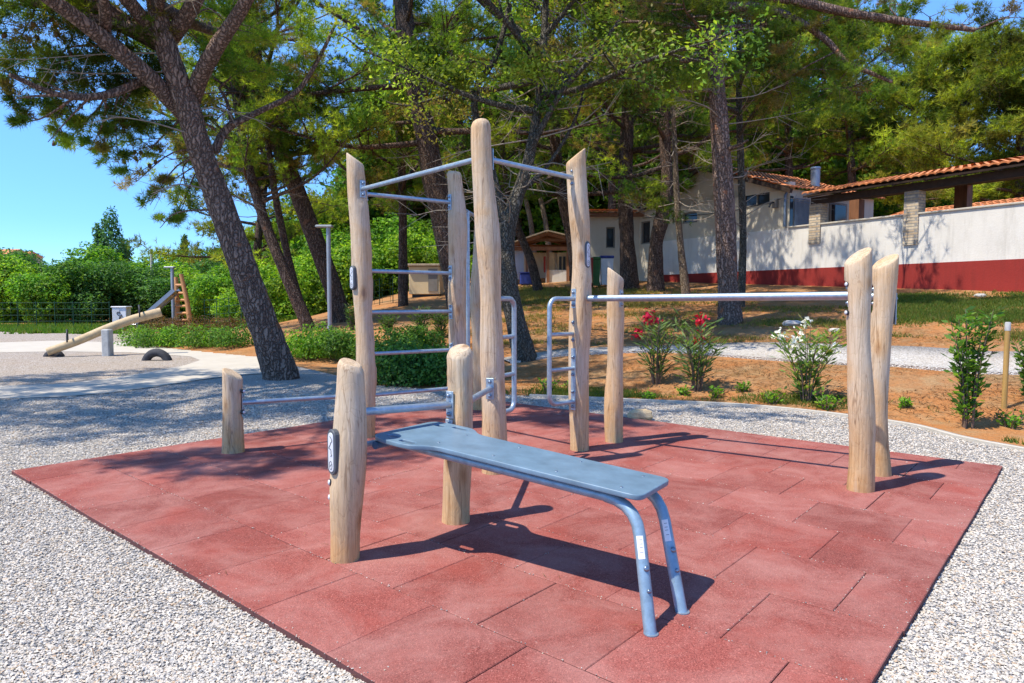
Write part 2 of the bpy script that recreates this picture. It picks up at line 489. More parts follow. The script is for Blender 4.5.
def spline1(vals, n=5):
    return [vals[i] + (vals[i + 1] - vals[i]) * k / n for i in range(len(vals) - 1) for k in range(n)] + [vals[-1]]

# ------------------------------------------------------------------ ground
def terrain(X, Y):                      # lower ground round the mat is flat, then a bank rises to the houses
    d = .61 * (X - 4.24) + .79 * (Y - 5.65) - 1.0
    if d <= 0: return 0.0
    z = .125 * min(d, 7) + .118 * max(0, min(d, 45) - 7)
    if d < 1.0: z *= sm(d)
    return z * sm((X + 13) / 9)

def axis(lo, a, b, hi, fine):
    v = list(np.arange(a, b + 1e-6, fine)); s = fine; x = b
    while x < hi: s *= 1.35; x += s; v.append(x)
    s = fine; x = a; pre = []
    while x > lo: s *= 1.35; x -= s; pre.append(x)
    return pre[::-1] + v

gx = axis(-400, -14, 20, 400, .4); gy = axis(-60, -3, 36, 500, .4)
gb = MB()
for y in gy:
    for x in gx:
        z = terrain(x, y)
        if z > .12: z += .012 * math.sin(x * 1.9 + y) * math.sin(y * 1.6 - x * .7)
        gb.v.append((x, y, z))
nx = len(gx)
for j in range(len(gy) - 1):
    for i in range(nx - 1):
        gb.face((j * nx + i, j * nx + i + 1, (j + 1) * nx + i + 1, (j + 1) * nx + i), 0, True)
structure(gb.build('ground', 'earth'))

curb = [(9, -3), (6.2, 2.9)] + [tuple(hit(*p)[:2]) for p in ((1024, 452), (900, 425), (760, 408), (640, 402), (530, 397))]
curb_s = [p.xy for p in spline([Vector((*p, 0)) for p in curb], 6)]
bed = [tuple(hit(*p)[:2]) for p in ((470, 393), (380, 386), (320, 372), (285, 364))]
gravel_poly = [(-30, -8), (9, -8)] + [tuple(p) for p in curb_s] + bed + [(-6.0, 15.5), (-9, 17.5), (-14, 24), (-40, 24)]
def sheet(name, poly, z, mat):
    b = MB(); b.v = [(x, y, z) for x, y in poly]; b.face(range(len(poly))); return structure(b.build(name, mat))
gs = sheet('gravel_ground', gravel_poly, .006, 'gravel')

# pale concrete edging between the gravel and the planted bank
def ribbon(name, pts, w, z, mat, h=0.0):
    b = MB(); n = len(pts)
    for i, p in enumerate(pts):
        p = Vector(p); q = Vector(pts[min(i + 1, n - 1)]) - Vector(pts[max(i - 1, 0)])
        nrm = Vector((-q.y, q.x)).normalized(); ww = w[i] if isinstance(w, list) else w
        for s in (-.5, 0, .5):
            c = p + nrm * ww * s; b.v.append((c.x, c.y, terrain(c.x, c.y) + z))
    for i in range(n - 1):
        for k in range(2): b.face((i * 3 + k, (i + 1) * 3 + k, (i + 1) * 3 + k + 1, i * 3 + k + 1), 0, True)
    if h:
        o = len(b.v)
        for i in range(n): b.v.append((b.v[i * 3][0], b.v[i * 3][1], b.v[i * 3][2] - h)); b.v.append((b.v[i * 3 + 2][0], b.v[i * 3 + 2][1], b.v[i * 3 + 2][2] - h))
        for i in range(n - 1):
            b.face((i * 3, o + 2 * i, o + 2 * i + 2, (i + 1) * 3)); b.face((i * 3 + 2, (i + 1) * 3 + 2, o + 2 * i + 3, o + 2 * i + 1))
    return structure(b.build(name, mat))
ribbon('kerb', curb_s, .07, .035, 'concrete', .1)

def flat_poly(pix): return [tuple(hit(*p)[:2]) for p in pix]
# curved concrete paths of the playground on the left
lo = flat_poly([(0, 400), (60, 398), (110, 394), (160, 387), (205, 380), (240, 376), (268, 374)])
up = flat_poly([(0, 387), (60, 385), (105, 380), (150, 373), (185, 366), (200, 361), (190, 357), (130, 353), (60, 352), (0, 353)])
lf = flat_poly([(0, 343), (60, 341), (120, 343), (170, 346), (215, 350), (250, 355), (285, 362)])
def ext(p, x): return (x, p[1] + .12 * (p[0] - x))
path_poly = [ext(lo[0], -22)] + lo + lf[::-1] + [(-34, lf[0][1] + .5), (-34, up[-1][1] + .5)] + up[::-1] + [ext(up[0], -22)]
sheet('concrete_path', path_poly, .016, 'concrete')
sand_poly = [ext(up[0], -22)] + up + [(-34, up[-1][1] + .5)]
sheet('play_gravel', sand_poly, .012, 'sand_gravel')
sheet('far_play_gravel', [(-34, lf[0][1] + .5)] + lf[:4] + flat_poly([(140, 343), (140, 331), (0, 331)]) + [(-60, hit(0, 331).y)], .011, 'sand_gravel')
# white gravel lane on the bank
lane = [hit(*p).xy for p in ((505, 362), (560, 354), (620, 351), (700, 350), (780, 352), (850, 356), (900, 357), (960, 361), (1024, 364))]
lane += [lane[-1] + Vector((2.5, -.9)), lane[-1] + Vector((6, -2.6))]
ls = [p.xy for p in spline([Vector((*p, 0)) for p in lane], 8)]
ribbon('gravel_lane', ls, [.5 + .9 * sm((p.x - 2.2) / 2.5) for p in ls], .035, 'lane', .12)

# rubber paving: rows of tiles in half bond, each tile with its own tone and a bevelled edge
TH = math.atan2(.6534, .757)
dB = Vector((math.sin(R(40.8)), math.cos(R(40.8)), 0)); dA = Vector((-dB.y, dB.x, 0))
def AB(a, b, z=0): return dA * a + dB * b + Vector((0, 0, z))
A0, A1, B0, B1, ZT = .51, 5.90, 1.32, 6.15, .034
tv, tf, tc, tmi = [], [], [], []
pm = MB(); pm.mat('rubber'); pm.mat('rubber_side'); cols = []
row = 0; b_ = B0
while b_ < B1 - .02:
    b2 = min(b_ + .5, B1); a_ = A0 - (.247 if row % 2 else 0)
    while a_ < A1 - .02:
        a2 = min(a_ + .4945, A1); aa = max(a_, A0)
        if b_ >= B0 - .01 or True:
            g = .0011; j = lambda: rnd.choice((-.0011, -.0010, -.0008, 0, .0008, .0022))
            x0, x1, y0, y1 = aa + g + j(), a2 - g + j(), b_ + .0016 + rnd.uniform(0, .0008), b2 - .0016 - rnd.uniform(0, .0008)
            wv = lambda: rnd.uniform(-.005, .004)
            if aa <= A0 + .01: x0 += wv()
            if a2 >= A1 - .01: x1 += wv()
            if b_ <= B0 + .01: y0 += wv()
            zt = ZT + rnd.uniform(-.0006, .0008); k = rnd.uniform(.84, 1.13); h = rnd.uniform(-.02, .02)
            c = (.268 * k, (.076 + h * .3) * k, (.060 + h * .3) * k); e = .003
            o = len(pm.v)
            for (i0, z) in ((0, -.02), (0, zt - e), (e, zt)):
                for x, y in ((x0 + i0, y0 + i0), (x0 + i0, y1 - i0), (x1 - i0, y1 - i0), (x1 - i0, y0 + i0)):
                    pm.v.append(AB(x, y, z)); cols.append(c)
            for r_ in range(2):
                for i in range(4):
                    q = (i + 1) % 4
                    pm.face((o + r_ * 4 + i, o + r_ * 4 + q, o + r_ * 4 + 4 + q, o + r_ * 4 + 4 + i)[::-1], 1 if r_ == 0 else 0)
            pm.face((o + 11, o + 10, o + 9, o + 8), 0)
        a_ += .4945
    b_ += .5; row += 1
pav = structure(pm.build('rubber_paving', 'rubber'))
ca = pav.data.color_attributes.new('Col', 'FLOAT_COLOR', 'POINT')
ca.data.foreach_set('color', np.array([(*c, 1) for c in cols], dtype=np.float32).ravel())

# loose crushed stones lying on the gravel, near the camera, along the mat's edge and in its joints
rg = np.random.default_rng(11)
def inside(px, py, poly):
    r = np.zeros(len(px), bool); n = len(poly)
    for i in range(n):
        x1, y1 = poly[i]; x2, y2 = poly[(i + 1) % n]
        c = ((y1 > py) != (y2 > py)) & (px < (x2 - x1) * (py - y1) / (y2 - y1 + 1e-12) + x1)
        r ^= c
    return r
def stones_at(x, y, z, s, rg, tint=None):
    n = len(x)
    base = np.array([[1, 0, 0], [-1, 0, 0], [0, 1, 0], [0, -1, 0], [0, 0, 1], [0, 0, -1]], float)
    v = base[None] * rg.uniform(.55, 1.25, (n, 6, 1)) + rg.normal(0, .18, (n, 6, 3))
    q = rg.normal(size=(n, 4)); q /= np.linalg.norm(q, axis=1, keepdims=True)
    w, a, b, c = q.T
    Rm = np.stack([1 - 2 * (b * b + c * c), 2 * (a * b - c * w), 2 * (a * c + b * w), 2 * (a * b + c * w), 1 - 2 * (a * a + c * c), 2 * (b * c - a * w),
                   2 * (a * c - b * w), 2 * (b * c + a * w), 1 - 2 * (a * a + b * b)], 1).reshape(n, 3, 3)
    v = np.einsum('nij,nkj->nki', Rm, v) * s[:, None, None]; v[..., 2] *= .55
    v += np.stack([x, y, z], 1)[:, None]
    f = np.array([[0, 2, 4], [2, 1, 4], [1, 3, 4], [3, 0, 4], [2, 0, 5], [1, 2, 5], [3, 1, 5], [0, 3, 5]])
    F = (f[None] + (np.arange(n) * 6)[:, None, None]).reshape(-1, 3)
    pal = np.array([(.62, .57, .50), (.70, .655, .585), (.48, .46, .43), (.33, .33, .335), (.60, .515, .405), (.66, .635, .59), (.22, .225, .235), (.52, .38, .26)])
    k = rg.choice(8, n, p=[.25, .24, .16, .09, .09, .09, .05, .03])
    C = pal[k] * rg.uniform(.78, 1.0, (n, 1)) * np.array([1.0, .97, .92])
    return v.reshape(-1, 3), F, np.repeat(C, 6, axis=0)
n = 420000
Y = 1.9 + 8.6 * rg.random(n) ** 1.6; X = (rg.random(n) * 2 - 1) * (Y * .80 + .25)
keep = inside(X, Y, gravel_poly) & (rg.random(n) > (Y - 6.5) / 4.0)
keep &= ~inside(X, Y, path_poly)
a_c = X * dA.x + Y * dA.y; b_c = X * dB.x + Y * dB.y
edge = rg.normal(0, .008, n)
keep &= ~((a_c > A0 - .003 + edge) & (a_c < A1 + edge) & (b_c > B0 + edge) & (b_c < B1 + edge))
X, Y = X[keep], Y[keep]; s = rg.uniform(.0034, .0080, len(X)) * (1 + .10 * (Y - 2))
v1, f1, c1 = stones_at(X, Y, .008 + s * .3, s, rg)
# grit in the joints
ja, jb, jz = [], [], []
for r_ in range(0, 11):
    for _ in range(190):
        ja.append(rnd.uniform(A0, A1)); jb.append(B0 + .5 * r_ + rnd.gauss(0, .005))
for r_ in range(0, 10):
    for k in range(12):
        aa = A0 + .4945 * k - (.247 if r_ % 2 else 0)
        if A0 + .05 < aa < A1:
            for _ in range(rnd.choice((0, 2, 3, 12))):
                ja.append(aa + rnd.gauss(0, .004)); jb.append(B0 + .5 * r_ + rnd.uniform(0, .5))
for _ in range(40): ja.append(rnd.uniform(A0, A1)); jb.append(rnd.uniform(B0, B1))
for _ in range(420):
    e_ = abs(rnd.gauss(0, .045)); t_ = rnd.random()
    q_ = rnd.choice(((A0 + e_, B0 + t_ * (B1 - B0)), (A1 - e_, B0 + t_ * (B1 - B0)), (A0 + t_ * (A1 - A0), B0 + e_), (A0 + t_ * (A1 - A0), B1 - e_)))
    ja.append(q_[0]); jb.append(q_[1])
ja, jb = np.array(ja), np.array(jb); ok = (jb < B1); ja, jb = ja[ok], jb[ok]
n2 = len(ja); s2 = rg.uniform(.0016, .0042, n2)
v2, f2, c2 = stones_at(ja * dA.x + jb * dB.x, ja * dA.y + jb * dB.y, ZT + s2 * .3, s2, rg)
st = np_mesh('loose_gravel', np.concatenate([v1, v2]), 3, np.concatenate([c1, c2 * .9]), 'stone', faces=np.concatenate([f1, f2 + len(v1)]))
tag(st, 'loose grey and white crushed stones around the red rubber mat', 'gravel', kind='stuff')

# ------------------------------------------------------------------ outdoor gym: peeled log posts joined by steel bars
def log_post(parent, base, top, r0, r1, style='slant', sdir=(1, 0), slope=.5, notches=(), seed=0, bulge=0, name='post'):
    rg_ = random.Random(seed); n = 30; L = (top - base).length; k = max(14, int(L / .055))
    ph = [rg_.uniform(0, 6.28) for _ in range(8)]
    b = MB(); rings = []
    sd = Vector((sdir[0], sdir[1])).normalized()
    ts = [-.06 / L] + [i / k for i in range(k + 1)]
    if style == 'round': extra = [(.35, .97), (.7, .82), (.9, .58), (1.0, .3)]
    elif style == 'bevel': extra = [(.22, .95), (.5, .84), (.62, .74)]
    else: extra = [(.10, .975), (.2, .92), (.24, .86)]
    for t in ts: rings.append((t, 1.0, 0))
    for h, q in extra: rings.append((1.0, q, h * (r1 * .95 if style == 'round' else .05)))
    for t, q, dz in rings:
        tt = max(0, t)
        c = base.lerp(top, t)
        c = c + Vector((.017 * math.sin(tt * L * 2.1 + ph[0]) + .008 * math.sin(tt * L * 4.4 + ph[1]), .012 * math.sin(tt * L * 1.9 + ph[2]), 0)) * min(1, L)
        r = r0 + (r1 - r0) * tt + bulge * math.sin(tt * 3.14) + .0055 * math.sin(tt * L * 4.3 + ph[3]) + .004 * math.sin(tt * L * 8.1 + ph[5])
        if tt < .12: r *= 1 + .05 * (1 - tt / .12)
        for i in range(n):
            a = 2 * math.pi * i / n
            rr = r * (1 + .022 * math.sin(2 * a + ph[4] + tt * 1.5) + .014 * math.sin(3 * a + ph[5] - tt * 2.4 * L) + .011 * math.sin(5 * a + ph[6] + tt * 4 * L) + .006 * math.sin(9 * a + ph[7] + 7 * tt * L)) * q
            for (zc, hh, nd, fr) in notches:
                if abs(c.z - zc) < hh:
                    e = math.cos(a) * nd[0] + math.sin(a) * nd[1]
                    if e > .3: rr = min(rr, r * fr / e)
            d = Vector((math.cos(a), math.sin(a))) * rr
            z = c.z + dz
            w = sm((c.z - (top.z - .30)) / .30)
            if style != 'flat': z += slope * d.dot(sd) * w
            b.v.append((c.x + d.x, c.y + d.y, z))
    m = len(rings)
    for i in range(m - 1):
        for j in range(n):
            q = (j + 1) % n
            b.face((i * n + j, i * n + q, (i + 1) * n + q, (i + 1) * n + j), 0, True)
    o = len(b.v); b.v.extend([Vector(b.v[(m - 1) * n + j]) for j in range(n)]); b.face([o + j for j in range(n)])
    return b.build(name, 'wood', parent)

def flange(parent, p, nd, h=.15, w=.055, t=.008, bolts=(-.05, .05), up=(0, 0, 1), name='mounting_plate'):
    nd = Vector((nd[0], nd[1], 0)).normalized(); up = Vector(up); s = nd.cross(up)
    b = MB(); b.box(Vector(p) + nd * t / 2, (w, t, h), (s, nd, up), 'steel', ch=.0025)
    for z in bolts:
        q = Vector(p) + up * z + nd * t
        b.tube([q, q + nd * .004], .017, 12, 'steel'); b.dome(q + nd * .004, nd, .0125, .014, 12, 'bolt')
    return b.build(name, 'steel', parent)

def bar(parent, p, q, r, name, plates=True, ph=.15):
    p, q = Vector(p), Vector(q)
    o = MB().tube([p, p.lerp(q, .5), q], r, 16, 'steel').build(name, 'steel', parent)
    d = (q - p); d.z = 0; d.normalize()
    if plates: flange(o, p, d, ph); flange(o, q, -d, ph)
    return o

def plaque(parent, p, nd, h=.215, w=.075):
    nd = Vector((nd[0], nd[1], 0)).normalized(); s = Vector((0, 0, 1)).cross(nd); p = Vector(p)
    def cap(hh, ww):
        r = ww / 2; return [(r * math.cos(a), (hh / 2 - r) + r * math.sin(a)) for a in np.linspace(0, math.pi, 9)] + [(r * math.cos(a), -(hh / 2 - r) + r * math.sin(a)) for a in np.linspace(math.pi, 2 * math.pi, 9)]
    xf = lambda x, y, z: p + s * x + Vector((0, 0, y)) + nd * z
    b = MB(); b.prism(cap(h, w), -.014, .016, xf, 'plaque', ch=.004)
    b.prism(cap(h * .86, w * .60), .014, .0185, xf, 'plate', ch=.001)
    # running hand-written mark set along the plate, with an oval emblem under it
    f = h * .86
    pts = [xf(.0105 * math.sin(t * 9.5) + .004 * math.sin(t * 23), -f * .12 + f * .5 * t + .004 * math.cos(t * 19), .0192) for t in np.linspace(0, 1, 46)]
    b.tube(pts, .0015, 5, 'ink')
    pts = [xf(.0125 * math.cos(t), -f * .33 + .019 * math.sin(t), .0192) for t in np.linspace(0, 6.283, 20)]
    b.tube(pts, .0012, 5, 'ink'); b.tube([xf(-.006, -f * .36, .0192), xf(.006, -f * .30, .0192)], .0014, 5, 'ink')
    return b.build('logo_plaque', 'plaque', parent)

def on_mat(x, y):
    r = ray(x, y); t = (ZT - CAM_H) / r[2]; return Vector((r[0] * t, r[1] * t, ZT))
def base_of(x, y, r):
    p = on_mat(x, y); return p + Vector((p.x, p.y, 0)).normalized() * r
def top_of(x, y, b): return at(x, y, b.y)

B = {}
def P(k, bx, by, tx, ty, r0, r1): b = base_of(bx, by, r0); B[k] = (b, top_of(tx, ty, b), r0, r1)
P('near_stub', 349, 563, 346, 369, .070, .066)
P('mid_stub', 455, 525, 458, 354, .076, .066)
P('tall', 494, 475, 484, 124, .081, .068)
P('left', 366, 438, 358, 160, .085, .083)
P('inner', 458, 426, 455, 175, .088, .078)
P('rear', 480, 410, 480, 200, .085, .072)
P('right', 581, 452, 577, 157, .080, .074)
P('far', 616.5, 443, 615, 274, .072, .066)
P('end_a', 857, 492, 859, 257, .073, .068)
P('end_b', 877, 476, 885, 262, .070, .074)
P('left_stub', 233, 454, 234, 375, .083, .073)
def cxy(k, z):
    b, t, r0, r1 = B[k]; f = (z - b.z) / (t.z - b.z); p = b.lerp(t, f); return p, r0 + (r1 - r0) * f
FR = .74
notch = {k: [] for k in B}
def span(k1, k2, z, z2=None, hh=.10):
    z2 = z if z2 is None else z2
    p, r = cxy(k1, z); q, s = cxy(k2, z2); d = (q - p); d.z = 0; d.normalize()
    notch[k1].append((z, hh, (d.x, d.y), FR)); notch[k2].append((z2, hh, (-d.x, -d.y), FR))
    return p + d * r * FR, q - d * s * FR

gym = thing('outdoor_gym_frame', (B['tall'][0].x, B['tall'][0].y, 0), 'tall gym frame of peeled log posts and steel bars on the red rubber mat', 'outdoor gym')
pb = thing('parallel_bar', ((B['far'][0].x + B['end_b'][0].x) / 2, (B['far'][0].y + B['end_b'][0].y) / 2, 0), 'rear rail of the parallel bars held between two log posts standing apart from the frame', 'exercise bar')

spans = []
for k1, k2, z, z2, r, nm in (('left', 'tall', 2.23, 2.25, .019, 'pull_up_bar'), ('tall', 'right', 2.24, 2.23, .019, 'pull_up_bar'), ('left', 'inner', 2.20, 2.20, .019, 'pull_up_bar'), ('inner', 'rear', 2.18, 2.16, .019, 'pull_up_bar'),
                             ('left', 'inner', 1.52, 1.52, .018, 'rung'), ('left', 'inner', 1.15, 1.15, .018, 'rung'), ('left', 'inner', .775, .775, .018, 'rung'), ('left', 'inner', .40, .40, .018, 'rung'),
                             ('left_stub', 'left', .43, .41, .019, 'low_bar'), ('near_stub', 'mid_stub', .725, .69, .020, 'low_bar'), ('mid_stub', 'tall', .665, .64, .020, 'low_bar'),
                             ('near_stub', 'mid_stub', .565, .535, .016, 'low_bar'), ('right', 'end_a', 1.272, 1.29, .025, 'long_rail')):
    spans.append((*span(k1, k2, z, z2, .10 if nm != 'rung' else .08), r, nm))
far_span = span('far', 'end_b', 1.272, 1.285)
# hand-hold ladders face each other between the tall post and the right post
tz = [1.27, .99, .71, .44]
def ladder_dir(k, o): d = B[o][0] - B[k][0]; d.z = 0; return d.normalized()
d_t = Matrix.Rotation(R(14), 3, 'Z') @ ladder_dir('tall', 'right'); d_r = Matrix.Rotation(R(-6), 3, 'Z') @ ladder_dir('right', 'tall')
for k, d in (('tall', d_t), ('right', d_r)): notch[k].append((.86, .50, (d.x, d.y), .86))
pn = {'near_stub': ((-.72, -.70), .555), 'left': ((-.72, -.69), 1.455), 'right': ((.80, -.60), 1.62)}
for k, (d, z) in pn.items(): notch[k].append((z, .135, d, .84))
styles = {'near_stub': ('bevel', (-1, .5), .42), 'mid_stub': ('bevel', (.35, 1), .42), 'tall': ('round', (1, 0), .1), 'left': ('slant', (-1, .1), .75), 'inner': ('bevel', (-1, .4), .14),
          'rear': ('slant', (1, 0), .2), 'right': ('slant', (1, .1), .8), 'far': ('slant', (-1, .1), .75), 'end_a': ('slant', (1, .25), .75), 'end_b': ('slant', (1, .25), .65), 'left_stub': ('slant', (-1, .2), .6)}
posts = {}
for i, k in enumerate(B):
    b, t, r0, r1 = B[k]; st_, sd, sl = styles[k]
    par = pb if k in ('far', 'end_b') else gym
    if st_ == 'round': t = t - Vector((0, 0, r1 * .5))
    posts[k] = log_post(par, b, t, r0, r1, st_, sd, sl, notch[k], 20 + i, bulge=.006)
posts['tall']['label'] = 'tallest post with a domed top'
for p, q, r, nm in spans: bar(gym, p, q, r, nm)
o = bar(pb, far_span[0], far_span[1], .025, 'long_rail')
# mounting plate seen on the outer side of the end post
c, r = cxy('end_b', 1.20); flange(posts['end_b'], c + Vector((r * .97, .0, 0)), (1, .05), h=.22, bolts=(-.07, .07))
def ladder(k, d, L=.27):
    p0, r = cxy(k, .86); s = Vector(d) * (r * .86)
    def at_(z, x): c, _ = cxy(k, .86); return Vector((c.x, c.y, 0)) + s + Vector(d) * x + Vector((0, 0, z))
    e = .07; pts = [at_(tz[0], .0), at_(tz[0], L - e)]
    pts += [at_(tz[0] - e + e * math.cos(a), L - e + e * math.sin(a)) for a in (.4, .8, 1.2)]
    pts += [at_(tz[0] - e, L), at_(.86, L), at_(tz[3] + e, L)]
    pts += [at_(tz[3] + e - e * math.sin(a), L - e + e * math.cos(a)) for a in (.4, .8, 1.2)]
    pts += [at_(tz[3], L - e), at_(tz[3], .0)]
    o = MB().tube(pts, .019, 14, 'steel').build('hand_ladder', 'steel', gym)
    for z in tz[1:3]: MB().tube([at_(z, 0), at_(z, L)], .016, 12, 'steel').build('rung', 'steel', o)
    sN = Vector(d); c = at_(.86, 0)
    flange(o, c, d, h=.98, w=.05, bolts=(-.46, -.34, -.2, -.06, .08, .22, .36, .46))
ladder('tall', d_t); ladder('right', d_r)
# sliding pole hanging behind the inner post
c, _ = cxy('rear', 1.0); ci, _ = cxy('inner', 1.0); pp = ci.lerp(c, .42); pp.x = at(468, 300, pp.y).x
MB().tube([(pp.x, pp.y, -.05), (pp.x, pp.y, 2.17)], .021, 14, 'steel').build('sliding_pole', 'steel', gym)
for k, (d, z) in pn.items():
    c, r = cxy(k, z); plaque(posts[k], c + Vector((d[0], d[1], 0)).normalized() * (r * .84 + .012), d)
# capped bolts on the outer face of the near stub and on the left stub
def capped_bolts(k, d, zs):
    d = Vector((d[0], d[1], 0)).normalized(); b = MB()
    for z in zs:
        c, r = cxy(k, z); q = c + d * (r * .93)
        b.tube([q, q + d * .02], .017, 12, 'black'); b.dome(q + d * .02, d, .013, .008, 12, 'plate')
    return b
for z in (.405, .335): capped_bolts('near_stub', (-.95, -.35), (z,)).build('capped_bolt', 'black', posts['near_stub'])
for z in (.53, .36): capped_bolts('left_stub', (.97, -.2), (z,)).build('capped_bolt', 'black', posts['left_stub'])
for z in (1.36, 1.18): capped_bolts('end_a', (-.98, -.1), (z,)).build('capped_bolt', 'bolt', posts['end_a'])

# ------------------------------------------------------------------ sloping exercise bench hooked on the low bar
hd = Vector((-.535, 3.455, .585)); ft = Vector((.575, 2.69, .492))
bu = (ft - hd).normalized(); bw = Vector((-bu.y, bu.x, 0)).normalized(); bn = bu.cross(bw).normalized()
bench = thing('exercise_bench', (ft.x, ft.y, 0), 'blue sloping sit-up bench with two splayed tube legs on the red mat', 'bench')
BL = (ft - hd).length
def bx(s, w, z=0): return hd + bu * s + bw * w + bn * z
def rounded(poly, rad, n=5):
    out = []; m = len(poly)
    for i in range(m):
        a, b, c = Vector(poly[i - 1]), Vector(poly[i]), Vector(poly[(i + 1) % m])
        r = min(rad, (a - b).length * .45, (c - b).length * .45)
        p, q = b + (a - b).normalized() * r, b + (c - b).normalized() * r
        for k in range(n + 1):
            t = k / n; out.append(tuple(p.lerp(b, t).lerp(b.lerp(q, t), t)))
    return out
half = [(-.02, .215), (.06, .245), (.235, .245), (.33, .165), (BL, .155)]
outl = rounded([(s, -w) for s, w in half] + [(s, w) for s, w in half[::-1]], .045)
slots = []
for s0, s1, w in ((.028, .105, .168), (.135, .235, .198), (.028, .105, -.168), (.135, .235, -.198)):
    slots.append(rounded([(s0, w - .021), (s1, w - .021), (s1, w + .021), (s0, w + .021)], .021, 4))
cu = bpy.data.curves.new('board_outline', 'CURVE'); cu.dimensions = '2D'; cu.fill_mode = 'BOTH'; cu.extrude = .007; cu.bevel_depth = .004; cu.bevel_resolution = 2
for loop in [outl] + slots:
    sp = cu.splines.new('POLY'); sp.points.add(len(loop) - 1); sp.use_cyclic_u = True
    for pt, q in zip(sp.points, loop): pt.co = (q[0], q[1], 0, 1)
tmp = bpy.data.objects.new('board_tmp', cu); col.objects.link(tmp)
dg = bpy.context.evaluated_depsgraph_get(); me = bpy.data.meshes.new_from_object(tmp.evaluated_get(dg)); bpy.data.objects.remove(tmp)
ro = root_origin(bench)
for v in me.vertices: v.co = bx(v.co.x, v.co.y, v.co.z + .011) - ro
me.materials.clear(); me.materials.append(M['board']); me.name = 'board'
board = bpy.data.objects.new('board', me); col.objects.link(board); board.parent = bench
for s in (.30, .62, .95, 1.25):
    for w in (-.105, .105): MB().dome(bx(s, w, .0215), bn, .007, .003, 10, 'bolt').build('screw', 'bolt', board)
for sgn, fp in ((-1, on_mat(651, 634)), (1, on_mat(682.5, 612))):
    w = .115 * sgn; fp.z = ZT - .02
    e0 = bx(BL - .16, w, -.026); e1 = bx(BL - .02, w, -.05); kn = bx(BL - .03, w, -.026)
    leg_dir = (fp - kn).normalized()
    bend = [e0.lerp(kn, t).lerp(kn.lerp(kn + leg_dir * .12, t), t) for t in (0, .2, .4, .6, .8, 1)]
    MB().tube([bx(-.005, w, -.026)] + [bend[0]], .021, 14, 'frame_blue').build('side_rail', 'frame_blue', bench)
    o = MB().tube(bend + [fp], .024, 16, 'frame_blue').build('leg', 'frame_blue', bench)
    a0 = kn + leg_dir * .12
    # printed sticker wrapped round the leg
    side = leg_dir.cross(Vector((0, -1, 0))).normalized(); fr = side.cross(leg_dir)
    if fr.y > 0: fr = -fr
    sb = MB(); mi = sb.mat('sticker'); sb.mat('ink')
    for i in range(2):
        for k in range(7):
            a = -.35 + k * .18; q = a0 + leg_dir * (.0 + i * .085) + (fr * math.cos(a) + side * math.sin(a)) * .0247; sb.v.append(q)
    for k in range(6): sb.face((k, k + 1, 8 + k, 7 + k), 0, True)
    for t in (.015, .03, .042, .06):
        q = [a0 + leg_dir * t + (fr * math.cos(a) + side * math.sin(a)) * .0248 for a in (-.1, .15, .4)]
        sb.tube(q, .0009, 4, 'ink')
    sb.build('sticker', 'sticker', o)
    for t, rr in ((.12, .012), (.20, .009)):
        q = a0 + leg_dir * t + (fr * .93 - side * .35) * .0235
        MB().dome(q, fr - side * .3, rr, .009, 10, 'bolt').build('bolt', 'bolt', o)
    MB().tube([fp, fp + Vector((0, 0, .024))], .028, 14, 'zinc').build('foot_ring', 'zinc', o)
MB().tube([bx(.0, -.225, -.028), bx(.0, .225, -.028)], .020, 14, 'board_edge').build('hook_tube', 'board_edge', bench)
MB().tube([bx(BL - .15, -.115, -.027), bx(BL - .15, .115, -.027)], .016, 12, 'frame_blue').build('cross_tube', 'frame_blue', bench)

# ------------------------------------------------------------------ foliage
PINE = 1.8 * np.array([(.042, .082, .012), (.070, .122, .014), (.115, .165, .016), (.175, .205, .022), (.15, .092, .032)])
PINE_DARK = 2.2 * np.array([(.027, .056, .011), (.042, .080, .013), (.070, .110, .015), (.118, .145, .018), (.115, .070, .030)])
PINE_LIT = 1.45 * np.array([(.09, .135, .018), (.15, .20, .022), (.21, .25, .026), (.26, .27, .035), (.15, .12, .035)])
BUSH = 1.58 * np.array([(.045, .125, .012), (.08, .185, .015), (.12, .24, .02), (.175, .28, .026), (.05, .09, .02)])
DEEP = 1.8 * np.array([(.025, .075, .018), (.040, .10, .020), (.055, .125, .022), (.075, .15, .028), (.03, .06, .02)])
OAK = 1.9 * np.array([(.040, .080, .014), (.066, .118, .016), (.098, .150, .018), (.14, .18, .024), (.12, .080, .035)])

def pick(pal, n, rg, p=(.24, .30, .24, .16, .06)):
    p = np.array(p[:len(pal)]); p /= p.sum()
    return pal[rg.choice(len(pal), n, p=p)] * rg.uniform(.82, 1.18, (n, 1))

def needle_tufts(C, D, nn, L, W, rg, colc):
    n = len(C)
    d = unit(D[:, None] * .75 + rg.normal(size=(n, nn, 3)) * .75)
    l = L * rg.uniform(.65, 1.15, (n, nn, 1))
    side = unit(np.cross(d, rg.normal(size=(n, nn, 3)))) * (W * .5)
    b = C[:, None] + d * .015
    tri = np.stack([b - side, b + side, b + d * l], 2).reshape(-1, 3, 3)
    cc = np.repeat(colc, nn, axis=0) * rg.uniform(.85, 1.15, (n * nn, 1))
    return tri, cc

def leaf_quads(C, Nn, size, rg, cc, aspect=.55):
    n = len(C)
    nn = unit(Nn + rg.normal(size=(n, 3)) * .65)
    t = unit(np.cross(nn, rg.normal(size=(n, 3)))); u = np.cross(nn, t)
    s = size * rg.uniform(.6, 1.25, (n, 1))
    fold = nn * s * rg.uniform(-.25, .25, (n, 1))
    q = np.stack([C - t * s * .5, C + u * s * aspect * .5 + fold, C + t * s * .5, C - u * s * aspect * .5 + fold], 1)
    return q, cc

def on_path(pts, t):
    k = t * (len(pts) - 1); i = min(int(k), len(pts) - 2); return pts[i].lerp(pts[i + 1], k - i)

